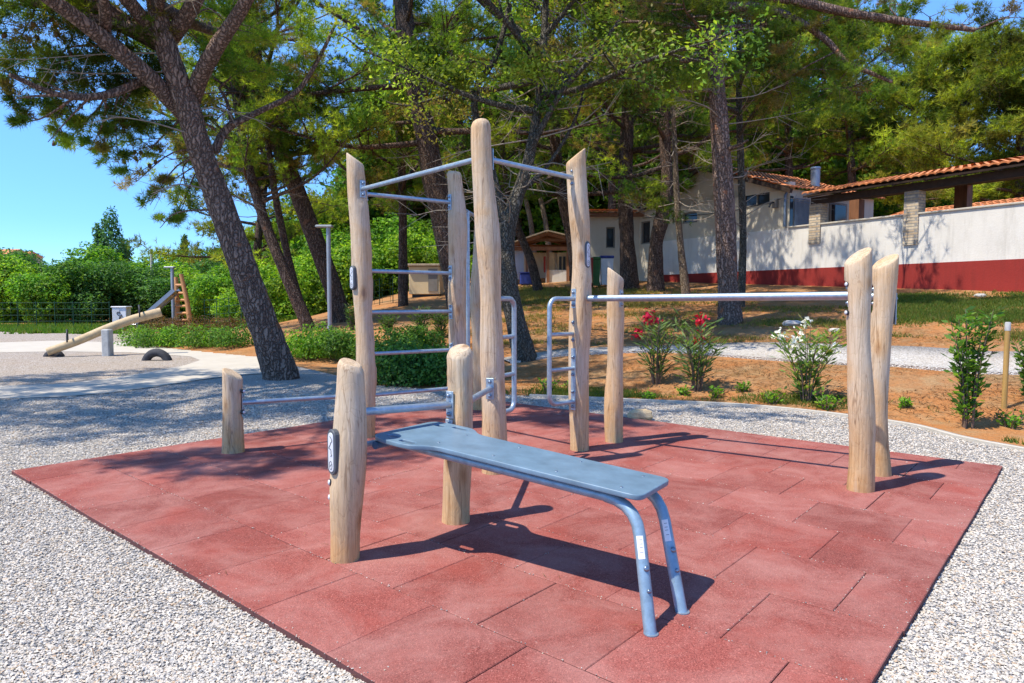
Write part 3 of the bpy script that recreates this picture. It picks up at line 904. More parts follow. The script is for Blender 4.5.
def make_tree(name, label, trunk, limbs=(), bark='pine_bark', crown=None, pads=(), pal=PINE, seed=1, L=.15, W=.012, nn=12, leafy=0, group=None, cat='tree', bare=0):
    """trunk / limbs: lists of (Vector, radius). crown: dict(z0,z1,R,nl,ns,nt,up)."""
    r_ = random.Random(seed); rg = np.random.default_rng(seed)
    root = thing(name, trunk[0][0], label, cat, group)
    tb = MB()
    def branch(spec, n, wob):
        pts = spline([p for p, _ in spec], 6); rad = spline1([r for _, r in spec], 6)
        tb.tube(pts, rad[:len(pts)], n, caps=True, wob=wob, rg=r_); return pts
    tr = [(trunk[0][0] - Vector((0, 0, .25)), trunk[0][1] * 1.25), (trunk[0][0] + Vector((0, 0, .06)), trunk[0][1] * 1.12)] + list(trunk[1:])
    tp = branch(tr, 18, .05)
    lp = [branch(l, 10, .04) for l in limbs]
    CC, DD, SP = [], [], []
    def tufts_along(p, q, nt, spread, dvec):
        SP.append(nt)
        for _ in range(nt):
            t = r_.random() ** .7
            c = p.lerp(q, t) + Vector((r_.gauss(0, spread), r_.gauss(0, spread), r_.gauss(0, spread * .6)))
            CC.append(c); DD.append((dvec + Vector((0, 0, .5))).normalized())
    if crown:
        z0, z1, Rr = crown['z0'], crown['z1'], crown['R']
        for i in range(crown['nl']):
            t = (i + .5) / crown['nl']; z = z0 + (z1 - z0) * t
            b = min(tp, key=lambda p: abs(p.z - z))
            az = i * 2.39996 + r_.uniform(-.4, .4) + seed
            Ln = Rr * (1 - .6 * t ** 1.5) * r_.uniform(.65, 1.1)
            el = R(crown.get('up', 5) + 45 * t + r_.uniform(-12, 12))
            d = Vector((math.cos(az) * math.cos(el), math.sin(az) * math.cos(el), math.sin(el)))
            bias = crown.get('bias')
            if bias: d = (d + Vector(bias) * .6).normalized()
            pts = [b]; dd = d.copy()
            for k in range(5):
                dd = (dd + Vector((r_.gauss(0, .16), r_.gauss(0, .16), r_.gauss(.05, .10)))).normalized(); pts.append(pts[-1] + dd * Ln / 5)
            r0 = .016 * Ln + .012
            sp = spline(pts, 3); tb.tube(sp, [r0 * (1 - .85 * k / (len(sp) - 1)) for k in range(len(sp))], 6)
            for s in range(crown['ns']):
                f = .25 + .75 * (s + r_.random()) / crown['ns']; p = on_path(sp, f)
                a = r_.choice((-1, 1)) * R(r_.uniform(20, 75)); sd = Matrix.Rotation(a, 3, 'Z') @ dd
                sd = (sd + Vector((0, 0, r_.uniform(-.25, .45)))).normalized(); sl = Ln * r_.uniform(.16, .38)
                q = p + sd * sl; m = p.lerp(q, .5) + Vector((0, 0, r_.uniform(-.08, .08)))
                tb.tube([p, m, q], [r0 * .3, r0 * .2, .004], 4, caps=False)
                tufts_along(p.lerp(q, .25), q, crown['nt'], crown.get('sp', .16), sd)
    allp = lp + [tp]
    for c, rad, nt in pads:
        b = min((p for l in allp for p in l), key=lambda p: (p - c).length)
        m = b.lerp(c, .5) + Vector((r_.gauss(0, .1), r_.gauss(0, .1), r_.gauss(.1, .1)))
        sp = spline([b, m, c], 4); tb.tube(sp, [.02 - .015 * k / (len(sp) - 1) for k in range(len(sp))], 5)
        nb = max(2, nt // 22)
        for _ in range(nb):
            d = Vector((r_.gauss(0, 1), r_.gauss(0, 1), r_.gauss(0, .6))).normalized()
            q = c + d * rad * r_.uniform(.5, 1.1); p = on_path(sp, r_.uniform(.6, 1))
            tb.tube([p, p.lerp(q, .5) + Vector((0, 0, .04)), q], [.007, .006, .003], 4, caps=False)
            tufts_along(p.lerp(q, .35), q, nt // nb, rad * .12, d)
    dt = MB()
    for _ in range(bare):
        p = on_path(tp, r_.uniform(.42, .95)); a = r_.uniform(0, 6.28); d = Vector((math.cos(a), math.sin(a), r_.uniform(-.3, .5))).normalized(); l = r_.uniform(.5, 1.8)
        q = p + d * l; m = p.lerp(q, .5) + Vector((r_.gauss(0, .1), r_.gauss(0, .1), r_.gauss(0, .12)))
        dt.tube(spline([p, m, q], 3), [.014, .013, .012, .010, .008, .006, .004], 5, caps=False)
        for _k in range(6):
            s = m.lerp(q, r_.random()); e = s + (d + Vector((r_.gauss(0, .6), r_.gauss(0, .6), r_.gauss(0, .6)))).normalized() * l * .35
            dt.tube([s, s.lerp(e, .5), e], [.005, .004, .002], 4, caps=False)
    tb.build('trunk', bark, root)
    if bare: dt.build('dead_twigs', 'dead_twig', root)
    if CC:
        C = np.array([tuple(c) for c in CC]); D = np.array([tuple(c) for c in DD]); n = len(C)
        # every spray keeps a tone of its own, some of them brown and dying
        sp_c = np.repeat(pick(pal, len(SP), rg, (.24, .22, .18, .22, .14)), SP, axis=0) * np.repeat(rg.uniform(.7, 1.25, (len(SP), 1)), SP, axis=0)
        cc = .68 * sp_c + .32 * pick(pal, n, rg)
        # neighbouring tufts share a tone, its contrast painting sunlit clumps and dark gaps into the crown
        ph = np.sin(C[:, 0] * 2.1 + seed) + np.sin(C[:, 1] * 1.7 + 2) + np.sin(C[:, 2] * 2.6)
        cc = cc * np.clip(1 + .27 * ph, .3, 1.9)[:, None]
        if leafy:
            k = leafy; C2 = np.repeat(C, k, axis=0) + rg.normal(0, L * .9, (n * k, 3))
            q, c2 = leaf_quads(C2, np.repeat(D, k, axis=0) * .6 + np.array([0, 0, .5]), L, rg, np.repeat(cc, k, axis=0) * rg.uniform(.85, 1.15, (n * k, 1)))
            np_mesh('crown', q, 4, c2, 'leaf', root)
        else:
            tri, c2 = needle_tufts(C, D, nn, L, W, rg, cc)
            np_mesh('crown', tri, 3, c2, 'needle', root)
    return root

def px_trunk(spec, base=None, dY=0.0):
    """spec: (x, y, width) picture points going up from the base; dY: how far the top leans away."""
    b = base or hit(spec[0][0], spec[0][1]); out = []; n = len(spec)
    for i, (x, y, w) in enumerate(spec):
        Y = b.y + dY * i / (n - 1); p = at(x, y, Y) if i else Vector(b)
        out.append((p, w * .84 * Y / FPX / 2))
    return out
def px_limb(spec, Y0, dY=0.0):
    n = len(spec); return [(at(x, y, Y0 + dY * i / (n - 1)), w * Y0 / FPX / 2) for i, (x, y, w) in enumerate(spec)]
def px_pads(spec): return [(at(x, y, Y), r, nt) for x, y, Y, r, nt in spec]

# the big leaning pine beside the gravel
T = px_trunk([(281, 379, 38), (269, 340, 35), (252, 293, 33), (237, 250, 32), (215, 190, 29), (200, 150, 28), (187, 105, 27), (171, 62, 25), (158, 15, 21), (146, -60, 17), (135, -150, 10)], dY=-1.6)
yb = T[0][0].y
big = make_tree('pine_tree', 'big pine leaning left over the grey gravel with forked limbs and bare furrowed trunk', T,
    limbs=[px_limb([(186, 115, 18), (150, 78, 16), (100, 36, 14), (52, 0, 12), (-20, -45, 10)], yb - .7, -2.2), px_limb([(189, 108, 17), (200, 78, 15), (216, 48, 14), (242, 8, 11), (270, -45, 8)], yb - .7, -1.5),
           px_limb([(166, 42, 18), (185, 18, 15), (205, -20, 12), (230, -80, 8)], yb - .9, -1), px_limb([(150, 78, 9), (105, 95, 7), (60, 95, 5), (10, 75, 4)], yb - 1, -1.5), px_limb([(105, 45, 12), (104, 0, 9), (90, -50, 7)], yb - 1.4, -1.5),
           *[[(at(168, 50, yb - .9), .10), (Vector(m), .07), (Vector(e), .03)] for m, e in (((-6.6, 8.0, 5.9), (-7.6, 5.6, 6.6)), ((-7.8, 8.8, 6.2), (-9.8, 7.0, 6.8)), ((-5.4, 7.2, 6.2), (-5.2, 5.0, 6.9)), ((-4.6, 8.2, 6.6), (-3.4, 6.2, 7.2)), ((-7.4, 9.8, 6.4), (-10.5, 9.6, 6.9)))],  # extra limbs out of view, added to carry the shade-casting pads
           px_limb([(214, 152, 9), (228, 128, 8), (258, 112, 6), (296, 92, 5), (318, 60, 4), (335, 25, 3)], yb - .4, .8), px_limb([(232, 125, 5), (228, 105, 3), (219, 88, 2)], yb - .4, .3)],
    crown=dict(z0=4.9, z1=8.8, R=5.2, nl=26, ns=11, nt=34, up=8, bias=(-.35, -.25, 0)), L=.105, W=.010, nn=18, seed=3, bare=10,
    pads=[(Vector(c), .85, 420) for c in ((-7.6, 5.6, 6.6), (-6.9, 4.9, 6.6), (-8.6, 5.2, 6.9), (-6.2, 5.8, 6.4), (-9.8, 7.0, 6.8), (-9.2, 6.2, 6.7), (-8.5, 7.2, 6.5), (-10.5, 8.2, 6.9), (-5.2, 5.0, 6.9), (-7.2, 7.0, 6.2), (-6.0, 6.8, 6.5), (-10.5, 9.6, 6.9), (-11.4, 9.0, 7.0), (-9.4, 8.6, 6.8), (-8.2, 8.4, 6.6), (-7.0, 8.6, 6.4), (-5.2, 6.4, 6.8), (-9.6, 10.4, 7), (-11.2, 6.6, 7), (-12, 8, 7), (-10.4, 5.6, 7), (-8.0, 6.3, 6.6), (-6.3, 7.6, 6.3), (-8.8, 9.6, 6.5), (-7.6, 10.2, 6.4))] + [(Vector(c), .75, 240) for c in ((-3.4, 6.2, 7.2), (-4.0, 5.4, 7.2), (-2.6, 6.0, 7.3), (-3.9, 7.2, 7.1), (-2.9, 7.0, 7.4), (-4.6, 6.2, 6.9), (-3.0, 4.9, 7.3), (-4.4, 3.9, 7.0), (-1.9, 6.6, 7.5), (-1.2, 5.8, 7.6), (-2.0, 7.6, 7.4))] + [(Vector(c), .5, 330) for c in ((-6.1, 3.45, 7.2), (-5.3, 3.3, 7.1), (-3.2, 5.3, 7.3), (-2.4, 5.2, 7.4), (-2.9, 6.3, 7.3))] + px_pads([(20, 40, 9.5, .7, 220), (60, 75, 9.8, .6, 180), (100, 100, 10.2, .6, 170), (35, 105, 9.8, .45, 70), (75, 130, 10.2, .4, 70), (120, 125, 10.6, .6, 150), (145, 155, 10.8, .5, 90), (165, 185, 11.2, .4, 60), (130, 60, 10, .7, 200), (95, 30, 9.6, .8, 240), (60, 20, 9.4, .8, 260),  # the Vector pads are unseen, added overhead to shade the gravel and mat
                  (205, 130, 11.6, .5, 110), (245, 70, 10.8, .8, 220), (290, 40, 11, .8, 220), (230, 30, 10.4, .7, 200), (15, 75, 9.5, .5, 110), (150, 120, 10.4, .4, 70), (110, 80, 9.9, .7, 190), (70, 45, 9.6, .8, 240), (35, 15, 9.4, .8, 240), (140, 25, 9.8, .7, 200), (180, 215, 11.5, .35, 60), (55, 118, 9.9, .4, 90), (28, 122, 9.6, .35, 60), (48, 142, 9.9, .35, 55), (90, 150, 10.2, .4, 70), (118, 158, 10.5, .4, 80), (136, 182, 10.8, .35, 60), (150, 205, 11, .35, 55), (160, 228, 11.2, .3, 40), (186, 190, 11.4, .4, 80), (100, 128, 10.2, .4, 90), (168, 160, 11.1, .4, 90), (12, 100, 9.4, .4, 90)]))

rc = random.Random(5); cone0 = None; bo = root_origin(big)
for _ in range(56):
    x, y, Y = rc.choice([(20, 40, 9.5), (60, 75, 9.8), (100, 100, 10.2), (120, 125, 10.6), (130, 60, 10), (95, 30, 9.6), (60, 20, 9.4), (110, 80, 9.9), (70, 45, 9.6), (145, 155, 10.8), (35, 15, 9.4), (75, 130, 10.2)])
    q = at(x, y, Y) + Vector((rc.gauss(0, .14), rc.gauss(0, .14), rc.gauss(-.03, .10)))
    if cone0 is None:
        cone0 = MB().tube([(bo.x, bo.y, bo.z), (bo.x, bo.y, bo.z - .025), (bo.x, bo.y, bo.z - .06), (bo.x, bo.y, bo.z - .085)], [.010, .030, .026, .008], 9).build('pine_cone', 'cone', big); c = cone0
    else: c = cone0.copy(); col.objects.link(c)
    c.location = q - bo; c.rotation_euler = (rc.uniform(-.6, .6), rc.uniform(-.6, .6), 0); c.parent = big
T = px_trunk([(340, 322, 22), (332, 285, 21), (306, 215, 20), (287, 165, 19), (272, 130, 17), (258, 85, 17), (246, 30, 14), (236, -40, 9)])
yb = T[0][0].y
make_tree('pine_tree', 'thick dark pine trunk leaning left behind the tall grey lamp post', T, bark='dark_bark', crown=dict(z0=5.3, z1=11.5, R=5.2, nl=24, ns=10, nt=30), seed=5, L=.15, W=.017, nn=14, bare=8,
    pads=px_pads([(262, 140, yb, .9, 160), (295, 130, yb - 1, .9, 160), (225, 160, yb, .8, 120), (205, 190, yb, .6, 90), (195, 165, yb, .8, 120), (330, 110, yb - .5, 1, 180)]))
T = px_trunk([(309, 331, 15), (287, 278, 13), (266, 225, 12), (252, 180, 11), (240, 125, 9), (230, 60, 6)])
make_tree('pine_tree', 'slim dark pine leaning left between the big pine and the lamp post', T, bark='dark_bark', crown=dict(z0=3.8, z1=8.2, R=3.4, nl=18, ns=9, nt=27), seed=6, L=.15, W=.017, nn=13, bare=6)
T = px_trunk([(306, 329, 10), (291, 270, 9), (277, 205, 8), (271, 165, 7), (264, 110, 6), (260, 50, 4)])
make_tree('pine_tree', 'thinnest pine stem rising just right of the slim leaning pine', T, bark='dark_bark', crown=dict(z0=4.6, z1=8, R=2.4, nl=12, ns=7, nt=16), seed=8, L=.15, W=.017, nn=13, bare=4)
b = Vector((at(403, 297, 24).x, 24, 0)); b.z = terrain(b.x, b.y)
T = px_trunk([(403, 297, 11), (403, 240, 10), (402, 180, 9), (398, 110, 8), (396, 30, 6), (394, -30, 4)], b)
make_tree('pine_tree', 'straight dark pine trunk standing left of the cream shed', T, bark='dark_bark', crown=dict(z0=4.4, z1=12, R=4.2, nl=20, ns=9, nt=27), pal=PINE, seed=9, L=.17, W=.020, nn=13, bare=5,
    pads=px_pads([(400, 195, 23.5, .8, 90), (425, 185, 23.5, .9, 110), (365, 195, 23.8, .9, 120)]))
b = Vector((at(460, 300, 20).x, 20, 0)); b.z = terrain(b.x, b.y)
T = px_trunk([(460, 300, 27), (451, 255, 25), (437, 190, 25), (423, 120, 25), (413, 70, 24), (404, 15, 21), (396, -60, 14)], b)
make_tree('pine_tree', 'thick brown pine trunk behind the left side of the gym frame', T, bark='dark_bark', crown=dict(z0=5.8, z1=13, R=5.6, nl=26, ns=10, nt=30, up=0), seed=10, L=.15, W=.017, nn=14, bare=22)
b = Vector((at(450, 298, 22).x, 22, 0)); b.z = terrain(b.x, b.y)
make_tree('slender_tree', 'slender pale bare stem leaning left in front of the cream shed', px_trunk([(450, 298, 7), (441, 258, 6), (430, 205, 5), (422, 168, 5), (421, 125, 3)], b), bark='pale_bark', seed=12, bare=5, pal=OAK, L=.12, leafy=6, crown=dict(z0=5, z1=6.4, R=1.2, nl=6, ns=4, nt=6))

T = px_trunk([(524, 360, 27), (516, 322, 23), (508, 280, 22), (506, 240, 21), (514, 205, 18), (526, 170, 14), (536, 120, 11), (542, 70, 9), (546, 0, 7), (550, -70, 7)], dY=.6)
yb = T[0][0].y
make_tree('oak_tree', 'grey crooked tree trunk growing right behind the tallest gym post', T, bark='grey_bark', pal=OAK, leafy=7, L=.10, seed=14, bare=44,
    limbs=[px_limb([(508, 232, 10), (490, 165, 8), (474, 98, 7), (496, 56, 6), (510, 5, 5)], yb + .2, .6), px_limb([(530, 150, 7), (560, 95, 5), (590, 60, 4), (620, 20, 3)], yb + .3, -.6), px_limb([(518, 195, 5), (548, 165, 4), (575, 120, 3), (585, 85, 2)], yb + .2, .8)],
    crown=dict(z0=4.3, z1=8.6, R=4.2, nl=18, ns=9, nt=17, sp=.26),
    pads=px_pads([(470, 60, 12, .8, 90), (560, 70, 12, .8, 100), (600, 40, 11.8, .7, 90), (430, 40, 12.2, .7, 80), (520, 40, 12, .7, 80), (620, 95, 12.5, .6, 70)]))

T = px_trunk([(579, 284, 17), (572, 240, 14), (563, 200, 13), (556, 150, 13), (553, 95, 12), (550, 30, 10), (548, -30, 6)], Vector((at(579, 284, 25).x, 25, terrain(at(579, 284, 25).x, 25))))
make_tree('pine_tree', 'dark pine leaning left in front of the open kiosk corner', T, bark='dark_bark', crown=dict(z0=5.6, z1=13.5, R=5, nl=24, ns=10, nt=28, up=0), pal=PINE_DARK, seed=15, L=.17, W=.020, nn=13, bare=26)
make_tree('pine_tree', 'small dark stem leaning left in front of the white kiosk curtain', px_trunk([(538, 283, 11), (530, 258, 10), (517, 226, 9), (506, 180, 7), (500, 120, 5)], Vector((at(538, 283, 26).x, 26, terrain(at(538, 283, 26).x, 26)))), bark='dark_bark',
    crown=dict(z0=5.5, z1=8, R=2.6, nl=12, ns=7, nt=14), pal=PINE_DARK, seed=16, L=.22, W=.022, nn=10)
for x0, sd, lab in ((551, 17, 'pale slender trunk rising behind the kiosk gable'), (536, 18, 'pale slender trunk leaning left behind the kiosk roof')):
    bb = Vector((at(x0, 282, 38).x, 38, terrain(at(x0, 282, 38).x, 38)))
    make_tree('slender_tree', lab, px_trunk([(x0, 282, 7), (x0 - 5, 225, 6), (x0 - 12, 190, 5), (x0 - 16, 150, 4), (x0 - 18, 100, 3)], bb), bark='pale_bark', seed=sd, crown=dict(z0=7.5, z1=12, R=2.6, nl=12, ns=6, nt=10), pal=OAK, leafy=5, L=.22)
T = px_trunk([(630, 285, 21), (627, 240, 17), (625, 190, 17), (627, 130, 15), (630, 60, 12), (634, -10, 8)], Vector((at(630, 285, 24).x, 24, terrain(at(630, 285, 24).x, 24))))
make_tree('pine_tree', 'dark pine trunk standing in front of the annex wall, left of the crooked one', T, bark='dark_bark', crown=dict(z0=4.6, z1=13, R=5, nl=26, ns=10, nt=28, up=-6), pal=PINE_DARK, seed=19, L=.17, W=.020, nn=13, bare=28)
T = px_trunk([(656, 285, 19), (656, 245, 15), (661, 222, 18), (667, 188, 14), (665, 140, 13), (666, 80, 12), (669, 10, 9), (672, -40, 6)], Vector((at(656, 285, 22.5).x, 22.5, terrain(at(656, 285, 22.5).x, 22.5))))
make_tree('pine_tree', 'crooked dark pine with a knobbly bend in front of the gabled house', T, bark='dark_bark', crown=dict(z0=5.2, z1=12.5, R=4.6, nl=24, ns=10, nt=28, up=0), pal=PINE, seed=20, L=.16, W=.019, nn=13, bare=26)
T = px_trunk([(686, 297, 10), (681, 250, 8), (677, 200, 7), (674, 130, 6), (671, 60, 5), (669, -10, 3)])
make_tree('slender_tree', 'thin pale straight tree with bare twigs left of the big right pine', T, bark='pale_bark', seed=22, bare=34, crown=dict(z0=6, z1=9.5, R=1.8, nl=10, ns=5, nt=8), pal=OAK, leafy=5, L=.12)

T = px_trunk([(730, 323, 27), (728, 288, 23), (725, 220, 24), (722, 160, 22), (717, 90, 19), (713, 30, 17), (708, -50, 14), (704, -140, 10)])
yb = T[0][0].y
make_tree('pine_tree', 'tall straight pine on the bank in front of the white and red wall', T, crown=dict(z0=5.6, z1=11, R=3.5, nl=26, ns=11, nt=36, up=0, bias=(-.75, .5, 0)), seed=23, L=.13, W=.0125, nn=14, bare=10, pal=PINE_DARK,
    limbs=[px_limb([(720, 8, 11), (758, 7, 8), (793, 18, 7), (826, 40, 6), (848, 62, 5), (892, 82, 3)], yb, -.5), px_limb([(714, -10, 12), (780, -2, 9), (850, 13, 8), (910, 22, 6), (975, 30, 4)], yb, -1), px_limb([(723, 150, 5), (735, 147, 4), (748, 140, 2)], yb, -.5)],
    pads=px_pads([(860, 60, 14.2, .6, 130), (890, 78, 14.2, .5, 90), (820, 70, 14.4, .7, 150), (930, 18, 13.8, .6, 70), (970, 25, 13.8, .6, 70), (1010, 18, 13.5, .6, 70), (860, 20, 14, .7, 170), (800, 40, 14.3, .7, 170), (765, 60, 14.6, .8, 190), (905, 5, 13.8, .6, 130), (780, 100, 14.8, .8, 170), (830, 95, 14.6, .6, 110), (690, 80, 14.4, .8, 150), (760, 25, 14.4, .8, 180)]))
T = px_trunk([(744, 300, 9), (743, 240, 8), (741, 170, 8), (739, 100, 7), (739, 20, 6)], Vector((at(741, 300, 17).x, 17, terrain(at(741, 300, 17).x, 17))))
make_tree('pine_tree', 'thinner grey stem standing close behind the tall straight pine', T, bark='grey_bark', crown=dict(z0=5.2, z1=9, R=3.4, nl=16, ns=9, nt=27), pal=PINE_DARK, seed=24, L=.18, W=.016, nn=11, bare=22)

# pines behind the houses, each with its own crown
for (x, Y, h, Rr, pal, sd, lab) in (
    (853, 33, 11.5, 4.2, PINE, 31, 'pine behind the orange roofs with a bare lower trunk'),
    (790, 34, 12.5, 5.0, PINE, 32, 'bushy pine rising behind the zinc chimney'),
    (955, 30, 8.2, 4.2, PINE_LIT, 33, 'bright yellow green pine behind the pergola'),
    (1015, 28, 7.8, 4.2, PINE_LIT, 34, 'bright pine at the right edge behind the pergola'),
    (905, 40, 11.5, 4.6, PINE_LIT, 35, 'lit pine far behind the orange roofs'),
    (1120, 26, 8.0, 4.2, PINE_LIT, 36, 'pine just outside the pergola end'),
    (690, 36, 14, 5.6, PINE, 37, 'tall pine behind the gabled house'),
    (610, 36, 14, 5.6, PINE_DARK, 38, 'tall dark pine behind the annex'),
    (520, 44, 15, 6.0, PINE, 39, 'tall pine behind the kiosk'),
    (455, 40, 14, 5.6, PINE, 40, 'tall pine behind the cream shed'),
    (392, 42, 12.5, 4.6, PINE, 41, 'pine standing behind the lamp post and low shrubs'),
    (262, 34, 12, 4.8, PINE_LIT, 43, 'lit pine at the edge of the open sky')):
    bx_ = at(x, 290, Y).x; bz = terrain(bx_, Y); bb = Vector((bx_, Y, bz)); r_ = random.Random(sd)
    T = [(bb, .22), (bb + Vector((r_.uniform(-.2, .2), 0, h * .3)), .19), (bb + Vector((r_.uniform(-.5, .5), .2, h * .65)), .14), (bb + Vector((r_.uniform(-.7, .7), .3, h)), .05)]
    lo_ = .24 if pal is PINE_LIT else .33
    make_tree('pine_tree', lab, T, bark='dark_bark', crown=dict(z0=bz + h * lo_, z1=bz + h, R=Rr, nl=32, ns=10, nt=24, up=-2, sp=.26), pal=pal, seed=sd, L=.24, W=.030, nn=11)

# ------------------------------------------------------------------ leafy bushes and trees with leaf-sized faces
def bush_cloud(rg, lobes, n, size, pal, inner=.35, up=.35):
    lobes = np.array(lobes, float); w = (lobes[:, 3] * lobes[:, 4]) ** 1.0; k = rg.choice(len(lobes), n, p=w / w.sum())
    d = unit(rg.normal(size=(n, 3))); rad = 1 - inner * rg.random(n) ** 2.2
    rad *= 1 + .16 * np.sin(d[:, 0] * 7 + k) * np.sin(d[:, 1] * 6 + k * 2) + .10 * np.sin(d[:, 2] * 11 + k)
    C = lobes[k, :3] + d * rad[:, None] * lobes[k][:, [3, 3, 4]]
    ok = C[:, 2] > .02; C, d, k = C[ok], d[ok], k[ok]
    cc = pick(pal, len(C), rg) * (1 + .30 * np.sin(k * 2.3 + C[:, 0] * 1.3))[:, None]
    return leaf_quads(C, d + np.array([0, 0, up]), size, rg, cc)

def bush_proto(name, label, cat, lobes, n, size, pal, seed, group, trunk=None, loc=(0, 0, 0)):
    rg = np.random.default_rng(seed); r_ = random.Random(seed)
    root = thing(name, loc, label, cat, group); L0 = Vector(loc)
    b = MB(); top = max(l[2] for l in lobes)
    for l in lobes[:9]:
        c = Vector(l[:3]); p = Vector((r_.gauss(0, .12), r_.gauss(0, .12), -.1)) * (1 + top * .15)
        m = p.lerp(c, .5) + Vector((r_.gauss(0, .1), r_.gauss(0, .1), 0)); rr = trunk or .012 * top + .004
        sp = spline([p, m, c], 4); b.tube([q + L0 for q in sp], [rr * (1 - .75 * k / (len(sp) - 1)) for k in range(len(sp))], 6)
    b.build('stems', 'twig', root)
    q, cc = bush_cloud(rg, lobes, n, size, pal)
    np_mesh('foliage', q + np.array(loc), 4, cc, 'leaf', root)
    return root

def lobes_for(r_, W, Hh, n, lo=.1):
    out = []
    for i in range(n):
        a = r_.uniform(0, 6.28); d = W * math.sqrt(r_.random()) * .62; z = Hh * (lo + (1 - lo) * r_.random() * .72)
        s = W * r_.uniform(.32, .52); out.append((math.cos(a) * d, math.sin(a) * d, z, s, s * r_.uniform(.75, 1.05)))
    return out
def put(proto, used, p, rz, sc, label=None):
    o = proto if not used[0] else copy_tree(proto)
    used[0] = True; o.location = p; o.rotation_euler = (0, 0, rz); o.scale = sc
    if label: o['label'] = label
    return o
r_ = random.Random(99)
protoA = bush_proto('hedge_bush', 'x', 'bush', lobes_for(r_, 2.2, 3.6, 13), 15000, .17, BUSH, 51, 'tall bushes of the hedge behind the seesaw')
protoB = bush_proto('hedge_bush', 'x', 'bush', lobes_for(r_, 2.4, 4.0, 14), 15000, .17, DEEP, 52, 'tall bushes of the hedge behind the seesaw')
protoC = bush_proto('hedge_bush', 'x', 'bush', lobes_for(r_, 2.0, 3.2, 12), 14000, .16, np.maximum(BUSH * np.array([1.35, 1.12, 1.0]), 0), 53, 'tall bushes of the hedge behind the seesaw')
uA, uB, uC = [False], [False], [False]
HG = [(-40, 33, 'A', 1.15), (12, 34, 'C', 1.05), (48, 31, 'A', .86), (85, 33, 'B', .92), (118, 36, 'A', 1.15), (150, 34, 'B', .9), (186, 37, 'C', 1.15), (222, 33, 'A', .95), (255, 35, 'C', 1.0), (288, 33, 'A', .95), (-20, 42, 'B', 1.3), (35, 42, 'B', 1.22), (75, 44, 'A', 1.25), (135, 46, 'C', 1.4), (168, 45, 'A', 1.3), (205, 44, 'B', 1.32), (240, 46, 'A', 1.5), (275, 42, 'B', 1.4), (-80, 40, 'A', 1.3), (318, 36, 'C', 1.05), (352, 35, 'A', 1.1), (285, 24, 'C', .8), (322, 25, 'C', .95), (356, 27, 'A', .95), (385, 28, 'C', .95), (418, 30, 'A', 1.0), (444, 28, 'C', .7), (250, 27, 'C', .75)]
for i, (x, Y, k, s) in enumerate(HG):
    pr, u = {'A': (protoA, uA), 'B': (protoB, uB), 'C': (protoC, uC)}[k]
    lab = {'A': 'fresh green bush in the tall hedge behind the seesaw', 'B': 'dark green bush in the tall hedge behind the seesaw', 'C': 'yellowish green bush in the tall hedge behind the seesaw'}[k]
    Y += 5; s *= 1.08; X = at(x, 300, Y).x
    put(pr, u, (X, Y, terrain(X, Y) - .05), r_.uniform(0, 6.28), (s * 1.1, s * 1.1, s * r_.uniform(.88, 1.0)), lab)
# poplars beyond the hedge
rg = np.random.default_rng(61)
for x, Y, top, w, lab in ((113, 62, 209, 1.7, 'tallest dark poplar rising above the hedge into the sky'), (101, 62, 224, 1.2, 'shorter poplar left of the tallest one above the hedge'), (126, 64, 240, 1.3, 'lowest dark poplar right of the tallest one above the hedge'), (185, 60, 236, .6, 'thin pointed tree above the hedge by the slide')):
    X = at(x, 300, Y).x; zt = at(x, top, Y).z; h = zt
    lob = [(r_.gauss(0, .12), r_.gauss(0, .12), h * t, w * (1.0 - .72 * max(0, t - .4) / .6) * r_.uniform(.8, 1.1), h * .1) for t in np.linspace(.12, .92, 13)]
    bush_proto('poplar_tree', lab, 'tree', lob, 6000, .26, DEEP * np.array([.95, 1.0, 1.7]), int(x), 'poplars beyond the hedge', .12, (X, Y, 0))

# far grove that closes the view between the pines
pg = bush_proto('grove_tree', 'x', 'tree', lobes_for(r_, 4.6, 9, 30, .06), 17000, .34, OAK * np.array([.75, .95, .8]), 71, 'leafy trees of the grove far behind the pines')
ph_ = bush_proto('grove_tree', 'x', 'tree', lobes_for(r_, 4.2, 8, 28, .06), 17000, .32, BUSH * np.array([.9, .85, .9]), 72, 'leafy trees of the grove far behind the pines')
ug, uh = [False], [False]
for i, (x, Y, s) in enumerate([(300, 50, .95), (350, 48, 1.05), (410, 52, 1.2), (470, 56, 1.3), (530, 54, 1.25), (590, 50, 1.2), (650, 52, 1.3), (720, 50, 1.3), (780, 48, 1.15), (840, 50, 1.05), (890, 52, .95), (940, 46, .75), (1000, 44, .65), (1060, 42, .7), (440, 62, 1.6), (560, 64, 1.7), (680, 62, 1.6), (800, 60, 1.3), (1130, 40, .9), (330, 44, 1.0), (450, 46, 1.35), (500, 48, 1.4), (620, 46, 1.45), (680, 44, 1.5), (745, 44, 1.4), (810, 44, 1.2), (865, 46, 1.05), (560, 46, 1.4), (400, 46, 1.25), (740, 62, 1.8), (860, 60, 1.25), (380, 42, .6), (425, 38, .42), (350, 40, .55), (320, 42, .6)]):
    X = at(x, 290, Y).x; k = i % 2 if i < 31 else 1
    put((pg, ph_)[k], (ug, uh)[k], (X, Y, terrain(X, Y) - .1), r_.uniform(0, 6.28), (s, s, s * r_.uniform(.9, 1.1)), ('olive green leafy tree in the grove behind the pines', 'fresh green leafy tree in the grove behind the pines')[k])

